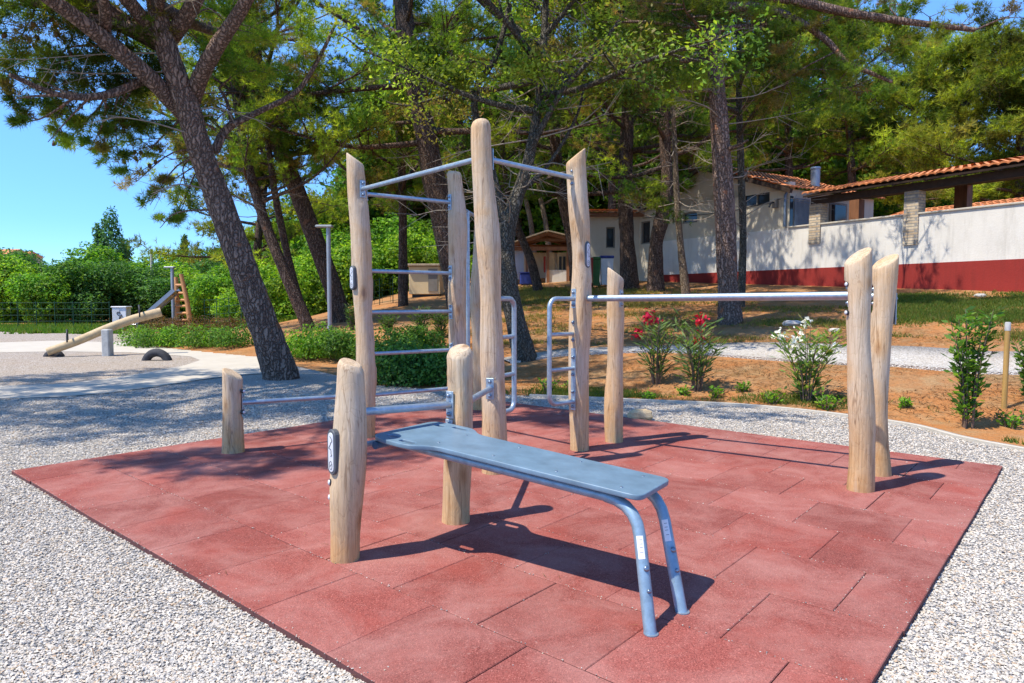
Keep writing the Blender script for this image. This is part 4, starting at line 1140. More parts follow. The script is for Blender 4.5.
# ------------------------------------------------------------------ planted shrubs on the bank
LAUREL = 1.45 * np.array([(.040, .105, .018), (.065, .15, .022), (.10, .20, .03), (.15, .25, .04), (.05, .08, .02)])
OLEA = 1.45 * np.array([(.050, .095, .030), (.075, .13, .040), (.11, .17, .055), (.15, .20, .07), (.12, .11, .05)])
def stem_shrub(name, label, p, h, spread, ns, leaf_l, aspect, per, pal, seed, cat='shrub', group=None, flowers=None, low=.12, fstems=None):
    r_ = random.Random(seed); rg = np.random.default_rng(seed); root = thing(name, p, label, cat, group)
    b = MB(); C, D, tips = [], [], []
    for i in range(ns):
        a = i * 2.4 + r_.uniform(-.5, .5); hh = h * r_.uniform(.62, 1.0) * (1.0 if i else 1.05); o = spread * math.sqrt((i + .3) / ns) * r_.uniform(.6, 1.1)
        q = Vector(p) + Vector((math.cos(a) * o, math.sin(a) * o, hh)); s0 = Vector(p) + Vector((math.cos(a) * .04, math.sin(a) * .04, -.05))
        m = s0.lerp(q, .5) + Vector((-math.cos(a) * o * .18, -math.sin(a) * o * .18, 0)); sp = spline([s0, m, q], 6)
        b.tube(sp, [.009 - .006 * k / (len(sp) - 1) for k in range(len(sp))], 6); tips.append(q)
        for _ in range(per):
            t = low + (1 - low) * r_.random() ** .8; c = on_path(sp, t); az = r_.uniform(0, 6.28)
            d = Vector((math.cos(az), math.sin(az), r_.uniform(.15, .9))).normalized(); l = leaf_l * r_.uniform(.7, 1.15); off = r_.random() ** 2 * spread * .35
            C.append(c + d * (l * .5 + off)); D.append(d * l)
    b.build('stems', 'twig', root)
    C = np.array([tuple(c) for c in C]); D = np.array([tuple(c) for c in D]); n = len(C)
    side = unit(np.cross(D, rg.normal(size=(n, 3)) * .5 + np.array([0, 0, 1]))) * np.linalg.norm(D, axis=1, keepdims=True) * aspect * .5
    nrm = unit(np.cross(D, side)); droop = nrm * np.linalg.norm(D, axis=1, keepdims=True) * rg.uniform(-.15, .05, (n, 1))
    q = np.stack([C - D * .5, C + side + droop * .3, C + D * .5 + droop, C - side + droop * .3], 1)
    np_mesh('foliage', q, 4, pick(pal, n, rg), 'leaf', root)
    if flowers:
        colr, cnt = flowers; k0 = 0
        idx = fstems if fstems else r_.sample(range(ns), min(cnt, ns))
        for i in idx:
            c0 = np.array(tuple(tips[i])) + np.array([0, 0, .02]); m = 46 if colr[1] < .3 else 15
            cc = c0 + rg.normal(0, .042 if colr[1] < .3 else .034, (m, 3)); d = unit(cc - c0 + np.array([0, -.02, .03]))
            qd, c2 = leaf_quads(cc, d, .058, rg, np.array(colr)[None] * rg.uniform(.75, 1.2, (m, 1)), .9)
            np_mesh('flower_cluster', qd, 4, np.minimum(c2, .9), 'petal', root)
    return root
P_ = lambda x, y: hit(x, y)
stem_shrub('oleander_shrub', 'left oleander with three low red flower heads behind the short single post', P_(656, 384), .98, .44, 16, .16, .17, 26, OLEA, 81, group='oleanders planted along the gravel', flowers=((.62, .015, .06), 3), fstems=[1, 4, 9])
stem_shrub('oleander_shrub', 'oleander with the tallest red flower head, right neighbour of the other red one', P_(697, 391), .92, .46, 16, .17, .17, 30, OLEA, 83, group='oleanders planted along the gravel', flowers=((.66, .012, .045), 2), fstems=[0, 3])
stem_shrub('oleander_shrub', 'oleander with white flowers beside the paired end posts', P_(806, 402), .94, .46, 17, .14, .22, 32, OLEA * np.array([1.3, 1.3, .9]), 84, group='oleanders planted along the gravel', flowers=((.82, .82, .74), 9), fstems=[1, 3, 4, 6, 8, 9, 11, 12, 14])
stem_shrub('laurel_shrub', 'upright glossy green shrub beside the wooden stake', P_(968, 428), 1.20, .27, 13, .085, .46, 66, LAUREL, 85, flowers=None)
stem_shrub('laurel_shrub', 'green shrub cut by the right edge behind the wooden stake', P_(1034, 400), .66, .24, 12, .08, .48, 90, LAUREL, 86)
for i, (x, y, h, lab) in enumerate(((421, 338, .75, 'dark young oleander on the bank right of the left tall post'), (440, 338, .62, 'smaller young oleander on the bank close to the inner post'), (352, 330, .7, 'young oleander on the bank behind the left tall post'), (388, 335, .5, 'shortest young oleander on the bank under the shed'))):
    stem_shrub('oleander_shrub', lab, P_(x, y), h, .26, 11, .14, .22, 34, OLEA * np.array([.6, .72, .6]), 90 + i, group='young oleanders on the bank')
# low clipped shrubs in front of the bank
def low_shrub(px, py, W, h, n, pal, sd, lab, grp):
    rr = random.Random(sd); p = P_(px, py)
    return bush_proto('low_shrub', lab, 'shrub', lobes_for(rr, W, h, 12, .12), n, .065, pal, sd, grp, .008, tuple(p))
for i, (x, y, w, h, pal, lab) in enumerate((
    (306, 357, .75, .48, BUSH, 'low bright shrub just right of the big pine foot'), (330, 357, .8, .52, BUSH, 'low bright shrub at the foot of the lamp post'), (352, 359, .7, .50, LAUREL, 'low shrub behind the left tall post'),
    (388, 360, .7, .46, LAUREL, 'low shrub on the bank between the ladder posts, upper row'), (420, 350, .6, .40, LAUREL, 'small low shrub high on the bank between the ladder posts'),
    (392, 383, .62, .50, DEEP, 'dark low shrub at the gravel edge beside the left tall post'), (414, 384, .62, .52, DEEP, 'dark low shrub at the gravel edge midway between the ladder posts'), (437, 384, .6, .46, DEEP, 'dark low shrub at the gravel edge beside the inner post'))):
    low_shrub(x, y, w, h, 3600, pal, 100 + i, lab, 'low shrubs edging the bank')
for i, x in enumerate((142, 160, 178, 197, 216, 234)):
    low_shrub(x, 346 + (i % 2), (.70), .42, 2200, (BUSH, LAUREL)[i % 2], 120 + i, ('low shrub at the left end of the planted bed by the slide', 'second low shrub of the planted bed by the slide', 'third low shrub of the planted bed by the slide', 'fourth low shrub of the planted bed, right of the slide', 'fifth low shrub of the planted bed near the big pine', 'low shrub at the right end of the planted bed near the big pine')[i], 'low shrubs of the planted bed')
# reddish bramble mound behind that bed
mound = bush_proto('bramble_mound', 'brownish red twiggy mound behind the low bed shrubs', 'shrub', [(x, r_.uniform(-.3, .3), .15, .55, .5) for x in np.linspace(-1.6, 1.6, 8)], 7000, .07, np.array([(.14, .07, .04), (.18, .10, .05), (.10, .07, .03), (.08, .10, .03)]), 131, None, .008, tuple(hit(192, 335)))

# grass and weeds: uncountable ground cover
def grass(name, label, XY, h, pal, seed, wide=.006):
    rg = np.random.default_rng(seed); n = len(XY); z = np.array([terrain(x, y) for x, y in XY]); C = np.concatenate([XY, z[:, None]], 1)
    nb = 5; d = unit(rg.normal(size=(n, nb, 3)) * np.array([.5, .5, .15]) + np.array([0, 0, 1])); l = h * rg.uniform(.5, 1.2, (n, nb, 1))
    s = unit(np.cross(d, rg.normal(size=(n, nb, 3)))) * wide; b = C[:, None] + rg.normal(0, .03, (n, nb, 3)) * np.array([1, 1, 0])
    tri = np.stack([b - s, b + s, b + d * l], 2).reshape(-1, 3, 3)
    return tag(np_mesh(name, tri, 3, np.repeat(pick(pal, n, rg), nb, axis=0), 'leaf'), label, 'grass', kind='stuff')
GRASS = np.array([(.07, .13, .02), (.10, .17, .025), (.14, .19, .03), (.20, .20, .04), (.22, .17, .06)])
DRY = np.array([(.30, .26, .06), (.24, .22, .05), (.16, .17, .04), (.36, .27, .10)])
rg = np.random.default_rng(141)
def scatter(pix, n, clump=0.0):
    poly = [tuple(hit(*p).xy) for p in pix]; xs = [p[0] for p in poly]; ys = [p[1] for p in poly]
    X = rg.uniform(min(xs), max(xs), n * 3); Y = rg.uniform(min(ys), max(ys), n * 3); k = inside(X, Y, poly)
    if clump: k &= (np.sin(X * 2.3 + 1.3 * np.sin(Y * 1.9)) + np.sin(Y * 2.9 + X) + rg.normal(0, .5, n * 3)) > clump
    return np.stack([X[k], Y[k]], 1)[:n]
grass('grass', 'green grass strip below the red plinth of the wall', (lambda q: q + rg.normal(0, .35, q.shape))(scatter([(885, 322), (1060, 320), (1180, 318), (1180, 292), (1060, 294), (885, 297)], 15000, -.1)), .09, GRASS, 142, .009)
grass('grass', 'dry yellowish grass in front of the kiosk', (lambda q: q + rg.normal(0, .5, q.shape))(scatter([(500, 306), (700, 304), (690, 290), (500, 288)], 6000, .2)), .10, DRY, 143, .012)
wx = np.concatenate([scatter([(505, 397), (640, 398), (780, 404), (900, 420), (1024, 446), (1024, 425), (880, 400), (760, 392), (640, 385), (505, 385)], 7000, .75), scatter([(760, 330), (1024, 345), (1024, 330), (760, 318)], 1600, .8)])
grass('weeds', 'sparse green weeds along the planted earth strip', wx, .06, GRASS, 144, .007)
def litter(name, label, XY, pal, seed, l=.11, w=.004):
    rg = np.random.default_rng(seed); n = len(XY); z = np.array([terrain(x, y) for x, y in XY]) + .006 + rg.random(n) * .012
    a = rg.uniform(0, 6.28, n); d = np.stack([np.cos(a), np.sin(a), rg.normal(0, .06, n)], 1) * (l * rg.uniform(.5, 1.3, n))[:, None]
    s = np.stack([-np.sin(a), np.cos(a), np.zeros(n)], 1) * w; C = np.concatenate([XY, z[:, None]], 1)
    tri = np.stack([C - s, C + s, C + d], 1)
    return tag(np_mesh(name, tri, 3, pick(pal, n, rg), 'leaf'), label, 'needles', kind='stuff')
NEED = np.array([(.34, .20, .09), (.24, .13, .06), (.42, .29, .14), (.14, .09, .05), (.20, .17, .07)])
lt = scatter([(420, 400), (640, 400), (780, 405), (900, 424), (1030, 450), (1080, 330), (900, 305), (560, 292), (430, 310)], 60000, -.9)
lt = lt[[(((.61 * (x - 4.24) + .79 * (y - 5.65)) > .9) and min((Vector((x, y)) - q).length for q in ls[::3]) > .75) for x, y in lt]]
xy = np.stack([rg.uniform(-5, 5, 4200), rg.uniform(2, 9, 4200)], 1); xy = xy[inside(xy[:, 0], xy[:, 1], gravel_poly)]; am = xy @ np.array([dA.x, dA.y]); bm = xy @ np.array([dB.x, dB.y]); xy = xy[~((am > A0) & (am < A1) & (bm > B0) & (bm < B1)) | (rg.random(len(xy)) < .04)]
zz_ = np.full(len(xy), .03); _t = terrain
def terrain(X, Y): return .030
litter('stray_needles', 'stray brown pine needles on the gravel and the mat', xy, NEED * .9, 148, .07, .0016)
terrain = _t
dry = scatter([(430, 345), (700, 345), (900, 330), (1030, 340), (1030, 320), (880, 305), (620, 300), (430, 315)], 5200, .5)
grass('dry_grass', 'dry yellow grass scattered over the bank', dry, .08, DRY, 149, .008)
litter('needle_litter', 'brown fallen pine needles on the red earth bank', lt, NEED, 147, .12, .005)
lv = scatter([(0, 343), (250, 343), (250, 329), (0, 331)], 7000, .35); lv = lv[lv[:, 1] > 25]
grass('verge_grass', 'green verge at the foot of the tall hedge', np.concatenate([lv, np.stack([rg.uniform(-40, -8, 9000), rg.uniform(27, 33, 9000)], 1)]), .22, GRASS * np.array([.9, 1.2, .9]), 145, .02)
# weed tufts one can count
for i, (x, y, s) in enumerate(((772, 404, .16), (742, 392, .11), (826, 410, .18), (715, 398, .13), (648, 400, .1), (684, 396, .1), (548, 392, .17), (572, 390, .13), (1010, 428, .15), (905, 408, .09))):
    stem_shrub('weed_tuft', ('green weed tuft left of the white oleander', 'small weed between the red and white oleanders', 'weed at the foot of the white oleander', 'weed right of the taller red oleander', 'weed at the foot of the left red oleander', 'weed between the two red oleanders', 'larger weed left of the short single post', 'weed beside the right frame post', 'weed at the foot of the wooden stake', 'tiny weed right of the paired end posts')[i], P_(x, y), s, s * 1.1, 9, .06, .5, 12, BUSH, 150 + i, 'weed', 'weeds along the earth strip')

def rock(name, label, p, s, mat, seed, group=None):
    rr = random.Random(seed); b = MB(); n, m = 10, 6
    for j in range(m + 1):
        th = math.pi * j / m
        for i in range(n):
            a = 6.283 * i / n; q = 1 + rr.uniform(-.13, .13)
            v = Vector((math.sin(th) * math.cos(a) * s[0], math.sin(th) * math.sin(a) * s[1], math.cos(th) * s[2])) * q
            v.x = max(-s[0] * .85, min(s[0] * .85, v.x)); v.z = min(v.z, s[2] * .8); b.v.append(Vector(p) + v + Vector((0, 0, s[2] * .6)))
    for j in range(m):
        for i in range(n): b.face((j * n + i, (j + 1) * n + i, (j + 1) * n + (i + 1) % n, j * n + (i + 1) % n))
    return tag(b.build(name, mat, None, p), label, 'rock', group)
rock('rock', 'angular tan rock lying on the gravel behind the short single post', P_(640, 421), (.15, .10, .085), 'rock', 161)
for i, (x, y, s, lab) in enumerate(((700, 346, .16, 'pale limestone on the bank under the tall straight pine'), (792, 326, .2, 'largest pale stone on the bank right of the tall straight pine'), (835, 332, .12, 'small pale stone left of the paired end posts'), (980, 297, .14, 'white stone at the foot of the red plinth'))):
    rock('rock', lab, P_(x, y), (s, s * .7, s * .4), 'pale_rock', 165 + i, 'pale stones on the bank')
# wooden stake with a white cap
p = P_(1004, 408); t_ = at(1008, 322, p.y)
st = thing('wooden_stake', p, 'ochre wooden stake with a pale cap beside the upright shrub', 'stake')
MB().tube([p - Vector((0, 0, .1)), p.lerp(t_, .9)], .026, 10).build('stake_pole', 'stake', st)
MB().tube([p.lerp(t_, .9), p.lerp(t_, .99), t_], [.028, .028, .02], 10).build('cap', 'pale_grey', st)

# ------------------------------------------------------------------ retaining wall, gabled house, pergola
UX, UY = -.514, .858
def W(t, z, out=0.0): return Vector((11.94 + UX * t - UY * out, 15.96 + UY * t + UX * out, z))
uV, nV, zV = Vector((UX, UY, 0)), Vector((-UY, UX, 0)), Vector((0, 0, 1))
def tpx(x, out=0.0):
    k = ray(x, 230); k = k[0] / k[1]; b = W(0, 0, out); return (b.x - k * b.y) / (k * UY - UX)
def zpx(x, y, out=0.0): return at(x, y, W(tpx(x, out), 0, out).y).z
def wbox(b, t0, t1, z0, z1, o0, o1, m=None, ch=0.0):
    c = W((t0 + t1) / 2, (z0 + z1) / 2, (o0 + o1) / 2); return b.box(c, (abs(t1 - t0), abs(o1 - o0), z1 - z0), (uV, nV, zV), m, ch)
tL, tR, tE = tpx(637), tpx(788), tpx(663)
wall = thing('retaining_wall', W(2, 1.4), 'long white rendered wall with a red painted plinth on the bank', 'wall')
wbox(MB(), -9, tE, .6, 2.22, -.30, 0).build('red_plinth', 'red_base', wall)
wbox(MB(), -9, tE, 2.22, 3.50, -.30, -.012).build('white_face', 'white_wall', wall)
wbox(MB(), -9, tR, 3.50, 3.55, -.34, .03, ch=.01).build('coping', 'concrete', wall)
# house
house = thing('gabled_house', W((tL + tR) / 2, 1.6, -4), 'cream gabled house with small dark windows standing behind the white wall', 'house')
ze, zp = 4.72, 5.95; tm = (tL + tR) / 2
def holed(name, t0, t1, z0, z1, holes, out, mat, parent, gable=None):
    """front wall made of blocks that leave real openings for the windows"""
    b = MB(); ts = sorted({t0, t1, *[h[0] for h in holes], *[h[1] for h in holes]}); zs = sorted({z0, z1, *[h[2] for h in holes], *[h[3] for h in holes]})
    for i in range(len(ts) - 1):
        for j in range(len(zs) - 1):
            c = ((ts[i] + ts[i + 1]) / 2, (zs[j] + zs[j + 1]) / 2)
            if any(h[0] < c[0] < h[1] and h[2] < c[1] < h[3] for h in holes): continue
            wbox(b, ts[i], ts[i + 1], zs[j], zs[j + 1], out - .25, out)
    if gable:
        zz, tmid = gable; o = len(b.v)
        for oo in (out, out - .25): b.v += [W(t0, z1, oo), W(t1, z1, oo), W(tmid, zz, oo)]
        b.face((o, o + 1, o + 2)); b.face((o + 5, o + 4, o + 3)); b.face((o, o + 2, o + 5, o + 3)); b.face((o + 1, o + 4, o + 5, o + 2))
    return b.build(name, mat, parent)
def wrect(x0, y0, x1, y1): # picture rectangle on the wall plane
    return (min(tpx(x0), tpx(x1)), max(tpx(x0), tpx(x1)), zpx((x0 + x1) / 2, y1), zpx((x0 + x1) / 2, y0))
wins = [wrect(640, 221, 649, 244), wrect(681, 212, 696, 223), wrect(741, 187, 768, 206)]
holed('wall', tR, tL, 1.0, ze, wins, -.05, 'cream_wall', house, (zp, tm))
sb = MB(); wbox(sb, tR, tR + .25, 1.0, ze, -4.5, -.301); wbox(sb, tL - .25, tL, 1.0, ze, -4.5, -.301); wbox(sb, tR + .25, tL - .25, 1.0, ze, -4.5, -4.25)
sb.build('side_walls', 'cream_wall', house)
for (a, b_, c, d) in wins:
    f = MB(); e = .05
    wbox(f, a, b_, d - e, d, -.2, -.09); wbox(f, a, b_, c, c + e, -.2, -.07); wbox(f, a, a + e, c + e, d - e, -.2, -.09); wbox(f, b_ - e, b_, c + e, d - e, -.2, -.09)
    if b_ - a > 1.0: wbox(f, (a + b_) / 2 - .02, (a + b_) / 2 + .02, c + e, d - e, -.19, -.1)
    fo = f.build('window', 'wframe', house)
    g = MB(); wbox(g, a + e, b_ - e, c + e, d - e, -.17, -.15); g.build('pane', 'glass', fo)
def tile_roof(name, p0, u, v, lu, lv, parent, mat='tile', wl=.20, amp=.036, rows=.38):
    """barrel tiles: u along the eave, v up the slope"""
    b = MB(); u, v = Vector(u).normalized(), Vector(v).normalized(); nn = u.cross(v)
    if nn.z < 0: nn = -nn
    nu = int(lu / wl) * 6; nr = max(1, int(lv / rows))
    for r in range(nr):
        for e in (0, 1):
            for i in range(nu + 1):
                x = lu * i / nu; a = abs(math.sin(math.pi * i / 6)) ** .8 * amp
                y = lv * (r + e * 1.0) / nr; b.v.append(Vector(p0) + u * x + v * y + nn * (a + (.03 if e == 0 else 0.0)))
        o = r * 2 * (nu + 1)
        for i in range(nu): b.face((o + i, o + i + 1, o + nu + 2 + i, o + nu + 1 + i), 0, True)
    # closed ends of the tiles at the eave
    o = len(b.v)
    for i in range(nu + 1):
        q = b.v[i]; b.v.append(Vector(q) - nn * .045)
    for i in range(nu): b.face((i + 1, i, o + i, o + i + 1))
    return b.build(name, mat, parent)
def slope_roof(parent, pa, pb, ridge_a, ridge_b, name='roof'):
    u = (pb - pa); v = ridge_a - pa
    return tile_roof(name, pa, u, v, u.length, v.length, parent)
ov = .22
for te, sgn in ((tR - ov, 1), (tL + ov, -1)):
    zz = ze - ov * (zp - ze) / (tm - tR)
    slope_roof(house, W(te, zz + .08, .25), W(te, zz + .08, -4.8), W(tm, zp + .08, .25), W(tm, zp + .08, -4.8))
    fb = MB(); a_, c_ = W(te, zz, .18), W(tm, zp, .18); d = (c_ - a_).normalized()
    fb.box((a_ + c_) / 2 - Vector((0, 0, .03)), ((c_ - a_).length, .12, .14), (d, nV, d.cross(nV))); fb.build('bargeboard', 'beam', house)
# lamp on the house front and side extension with corrugated door
b = MB(); q = W(tpx(775), zpx(775, 204), 0); b.box(q + nV * .02, (.16, .14, .26), (uV, nV, zV), 'wframe', .01); b.tube([q + nV * .09 + zV * .05, q + nV * .26, q + nV * .3 - zV * .12], .03, 8, 'black'); b.build('wall_lamp', 'black', house)
q0, q1 = W(tR + .12, ze - .2, .0), W(tR + .12, 3.56, .0)
MB().tube([q0 - nV * .1 + zV * .15, q0 + nV * .02, q1 + nV * .02], .045, 8).build('downpipe', 'zinc', house)
MB().tube(spline([W(tR + .3, 4.45, -.03), W(tm - .8, 4.28, -.03), W(tL - .3, 4.5, -.03)], 8), .012, 5).build('cable', 'black', house)
# corrugated door, dark doorway and window in the side wall beyond the corner
def spx(x):
    k = ray(x, 210); k = k[0] / k[1]; b = W(tR, 0, 0); return (b.x - k * b.y) / (k * UX + UY)
def sbox(x0, x1, z0, z1, d0, d1, b=None):
    o0, o1 = sorted((spx(x0), spx(x1))); b = b or MB(); return wbox(b, tR - d1, tR - d0, z0, z1, o0, o1)
b = MB()
for i in range(12): sbox(793.5 + 15 * i / 12, 793.5 + 15 * (i + .55) / 12, 3.0, 4.45, .035, .06, b)
sbox(793.5, 808.5, 3.0, 4.45, .004, .035, b); b.build('corrugated_door', 'zinc', house)
sbox(789.6, 792.8, 3.0, 4.5, .004, .02).build('shaded_door_gap', 'glass', house)  # flat dark sheet, the shade inside the gap put into its colour
fo = sbox(829, 846, 3.75, 4.45, .004, .04).build('window', 'wframe', house); sbox(830.5, 844.5, 3.82, 4.38, .041, .05).build('pane', 'glass', fo)
q0 = W(tR - .3, 3.4, spx(836))
# air conditioner on the extension
ac = thing('air_conditioner', q0, 'white air conditioner box under the side window behind the wall', 'air conditioner')
b = MB(); b.box(q0, (.3, .75, .45), (uV, nV, zV), ch=.02); b.build('casing', 'white_paint', ac)
q = q0 - uV * .15; MB().tube([q, q - uV * .012], .15, 18).build('fan_grille', 'black', ac)
# zinc chimney pipe
q = W(tpx(814, -2.5), 5.0, -2.5); ch = thing('chimney_pipe', q, 'grey zinc chimney pipe rising from the tiled roof', 'chimney')
MB().tube([q - zV * .3, q + zV * .7], .15, 16).build('pipe', 'zinc', ch); MB().tube([q + zV * .701, q + zV * .75, q + zV * .77], [.17, .17, .14], 16).build('cowl', 'zinc', ch)
# pergola
perg = thing('pergola', W(2.5, 3.5, -1.5), 'open pergola with a barrel tiled roof on stone piers above the wall', 'pergola')
tP0 = tpx(808); tiles_lv = 3.4
rv = (-nV * 1 + zV * .20).normalized()
e0 = W(tP0, 4.43, .34); e1 = W(-9, 4.43, .34)
tile_roof('roof', e1, e0 - e1, rv, (e0 - e1).length, tiles_lv, perg)
b = MB(); b.box((e0 + e1) / 2 + rv * tiles_lv / 2 - zV * .085, ((e0 - e1).length - .05, tiles_lv - .05, .05), (uV, rv, uV.cross(rv))); b.build('ceiling_boards', 'beam', perg)
b = MB(); wbox(b, -9, tP0 - .1, 4.13, 4.33, -.16, .04); b.build('front_beam', 'beam', perg)
b = MB(); wbox(b, -9, tP0 - .1, 4.5, 4.72, -2.75, -2.55); b.build('rear_beam', 'beam', perg)
b = MB()
for i in range(18):
    t = -8.8 + i * (tP0 + 8.6) / 17; b.box(W(t, 4.34, .30) + rv * 1.6, (.07, 3.2, .09), (uV, rv, uV.cross(rv)))
b.build('rafters', 'beam', perg)
for x, zlow in ((815, 2.95), (911, 2.72)):
    t = tpx(x); wbox(MB(), t - .19, t + .19, zlow, 4.13, -.30, .035).build('pier', 'brick', perg)
t = tpx(1120); wbox(MB(), t - .19, t + .19, 2.72, 4.13, -.30, .035).build('pier', 'brick', perg)
for x in (962, 856, 1090):
    t = tpx(x, -2.65); wbox(MB(), t - .17, t + .17, 2.6, 4.5, -2.8, -2.5).build('rear_pier', 'brown_wood', perg)
# low house with orange roof behind the pergola
lh = thing('orange_roofed_house', W(2, 2, -8), 'low house with a bright orange tiled roof behind the pergola', 'house')
o0, o1 = tpx(1000, -6), tpx(868, -6)
wbox(MB(), o0, o1, 1.5, 4.0, -11, -6.3).build('wall', 'brown_wood', lh)
ra, rb = W(o1 + .2, 4.02, -5.9), W(o0 - .2, 4.02, -5.9); slope_roof(lh, ra, rb, ra - nV * 2.8 + zV * .72, rb - nV * 2.8 + zV * .72)
b = MB(); wbox(b, o0 + .5, o0 + 2.2, 2.4, 3.6, -6.29, -6.26); b.build('window', 'glass', lh)
# annex with its window, left of the gabled house
an = thing('annex', (at(612, 280, 27.5).x, 27.5, 2.0), 'low pale annex with one dark window left of the gabled house', 'building')
xa, xb = at(588, 270, 27.5).x, W(tL, 0, -.3).x + .15; z0 = 1.2; z1 = at(612, 214, 27.5).z; Yb = 27.5
wx0, wx1, wz0, wz1 = at(606, 248, Yb).x, at(615, 248, Yb).x, at(610, 248, Yb).z, at(610, 227, Yb).z
b = MB()
for (a0, a1, c0, c1) in ((xa, wx0, z0, z1), (wx1, xb, z0, z1), (wx0, wx1, z0, wz0), (wx0, wx1, wz1, z1)): b.box(((a0 + a1) / 2, Yb + .12, (c0 + c1) / 2), (a1 - a0, .24, c1 - c0))
b.box((xa + .12, Yb + 2.74, (z0 + z1) / 2), (.24, 5.0, z1 - z0)); b.build('wall', 'cream_wall', an)
f = MB()
for (a0, a1, c0, c1) in ((wx0, wx0 + .05, wz0, wz1), (wx1 - .05, wx1, wz0, wz1), (wx0 + .05, wx1 - .05, wz0, wz0 + .05), (wx0 + .05, wx1 - .05, wz1 - .05, wz1)): f.box(((a0 + a1) / 2, Yb + .13, (c0 + c1) / 2), (a1 - a0, .1, c1 - c0))
fo = f.build('window', 'wframe', an); MB().box(((wx0 + wx1) / 2, Yb + .15, (wz0 + wz1) / 2), (wx1 - wx0 - .1, .02, wz1 - wz0 - .1)).build('pane', 'glass', fo)
tile_roof('roof', (xa - .3, Yb - .35, z1 + .04), (1, 0, 0), (0, 1, .14), xb - xa + .3, 5.6, an)
MB().box(((xa + xb) / 2 - .1, Yb - .2, z1 - .05), (xb - xa + .3, .12, .16)).build('fascia', 'brown_wood', an)
# kiosk with an open boarded gable
ky = 30.0; kz = terrain(at(540, 280, ky).x, ky)
kp = lambda x, y, dy=0.0: at(x, y, ky + dy)
ki = thing('kiosk', (kp(540, 280).x, ky + 1.5, kz), 'open wooden kiosk with a boarded gable roof and white curtains behind the posts', 'kiosk')
ap, el, er = kp(547, 231), kp(500, 247), kp(585, 240)
for a_, c_, nm in ((el, ap, 'roof'), (er, ap, 'roof')):
    b = MB(); d = c_ - a_
    for i in range(9):
        f0, f1 = i / 9, (i + .92) / 9; m0 = a_ + d * (f0 + f1) / 2; dn = d.normalized(); nn = dn.cross(Vector((0, 1, 0)))
        b.box(m0 + Vector((0, 2.0, 0)), (d.length / 9 * .95, 4.6, .05), (dn, Vector((0, 1, 0)), nn))
    b.build(nm, 'thatch', ki)
b = MB()
b.box((el + er) / 2 + Vector((0, .05, -.22)), ((er - el).length, .14, .16)); b.box(kp(546, 240, .3), ((er - el).length * .6, .1, .12)); b.box(kp(546, 246, 2.5), ((er - el).length * .9, .1, .12))
for x in (503, 527, 548, 568, 583): q = kp(x, 255); b.box((q.x, ky + .1, (kz - .3 + q.z + .35) / 2), (.12, .12, q.z + .35 - kz + .3))
for a_, c_ in ((el, ap), (er, ap)):
    for dy in (.0, 1.3, 2.6): q = (a_ + c_) / 2 + Vector((0, dy, -.12)); d = (c_ - a_).normalized(); b.box(q, ((c_ - a_).length, .1, .12), (d, Vector((0, 1, 0)), d.cross(Vector((0, 1, 0)))))
b.build('timber_frame', 'brown_wood', ki)
MB().box((kp(540, 270).x, ky + 3.6, (kz + el.z) / 2 - .1), (4.0, .15, el.z - kz + .2)).build('back_wall', 'cream_wall', ki)
# gathered curtains
x0, x1 = kp(511, 270).x, kp(524, 270).x; zt, zb = kp(517, 246).z, kp(517, 279).z; b = MB(); n = 40
for z in (zb, zt):
    for i in range(n + 1): b.v.append((x0 + (x1 - x0) * i / n, ky + .25 + .05 * math.sin(i * 1.7), z))
for i in range(n): b.face((i, i + 1, n + 2 + i, n + 1 + i), 0, True)
b.build('curtain', 'curtain', ki)
q0, q1 = kp(546, 281), kp(569, 271); MB().box(((q0.x + q1.x) / 2, ky + .3, (q0.z + q1.z) / 2 - .1), (q1.x - q0.x, .4, q1.z - q0.z + .3)).build('counter', 'white_wall', ki)
for xa_, xb_ in ((548, 555), (558, 567)):
    q0, q1 = kp(xa_, 271), kp(xb_, 252); MB().box(((q0.x + q1.x) / 2, ky + .35, (q0.z + q1.z) / 2), (q1.x - q0.x, .08, q1.z - q0.z)).build('wicker_panel', 'pale_log', ki)
for k_, xx in enumerate((559.5, 563.5)):
    q0, q1 = kp(xx, 270), kp(xx + 2.6, 256); MB().box(((q0.x + q1.x) / 2, ky + .29, (q0.z + q1.z) / 2), (q1.x - q0.x, .03, q1.z - q0.z), ch=.01).build('black_figure', 'black', ki)  # black figure decorations on the right wicker panel
q0, q1 = kp(544, 272), kp(546, 256); MB().box(((q0.x + q1.x) / 2, ky + .32, (q0.z + q1.z) / 2), (q1.x - q0.x, .06, q1.z - q0.z)).build('red_door_edge', 'red_paint', ki)
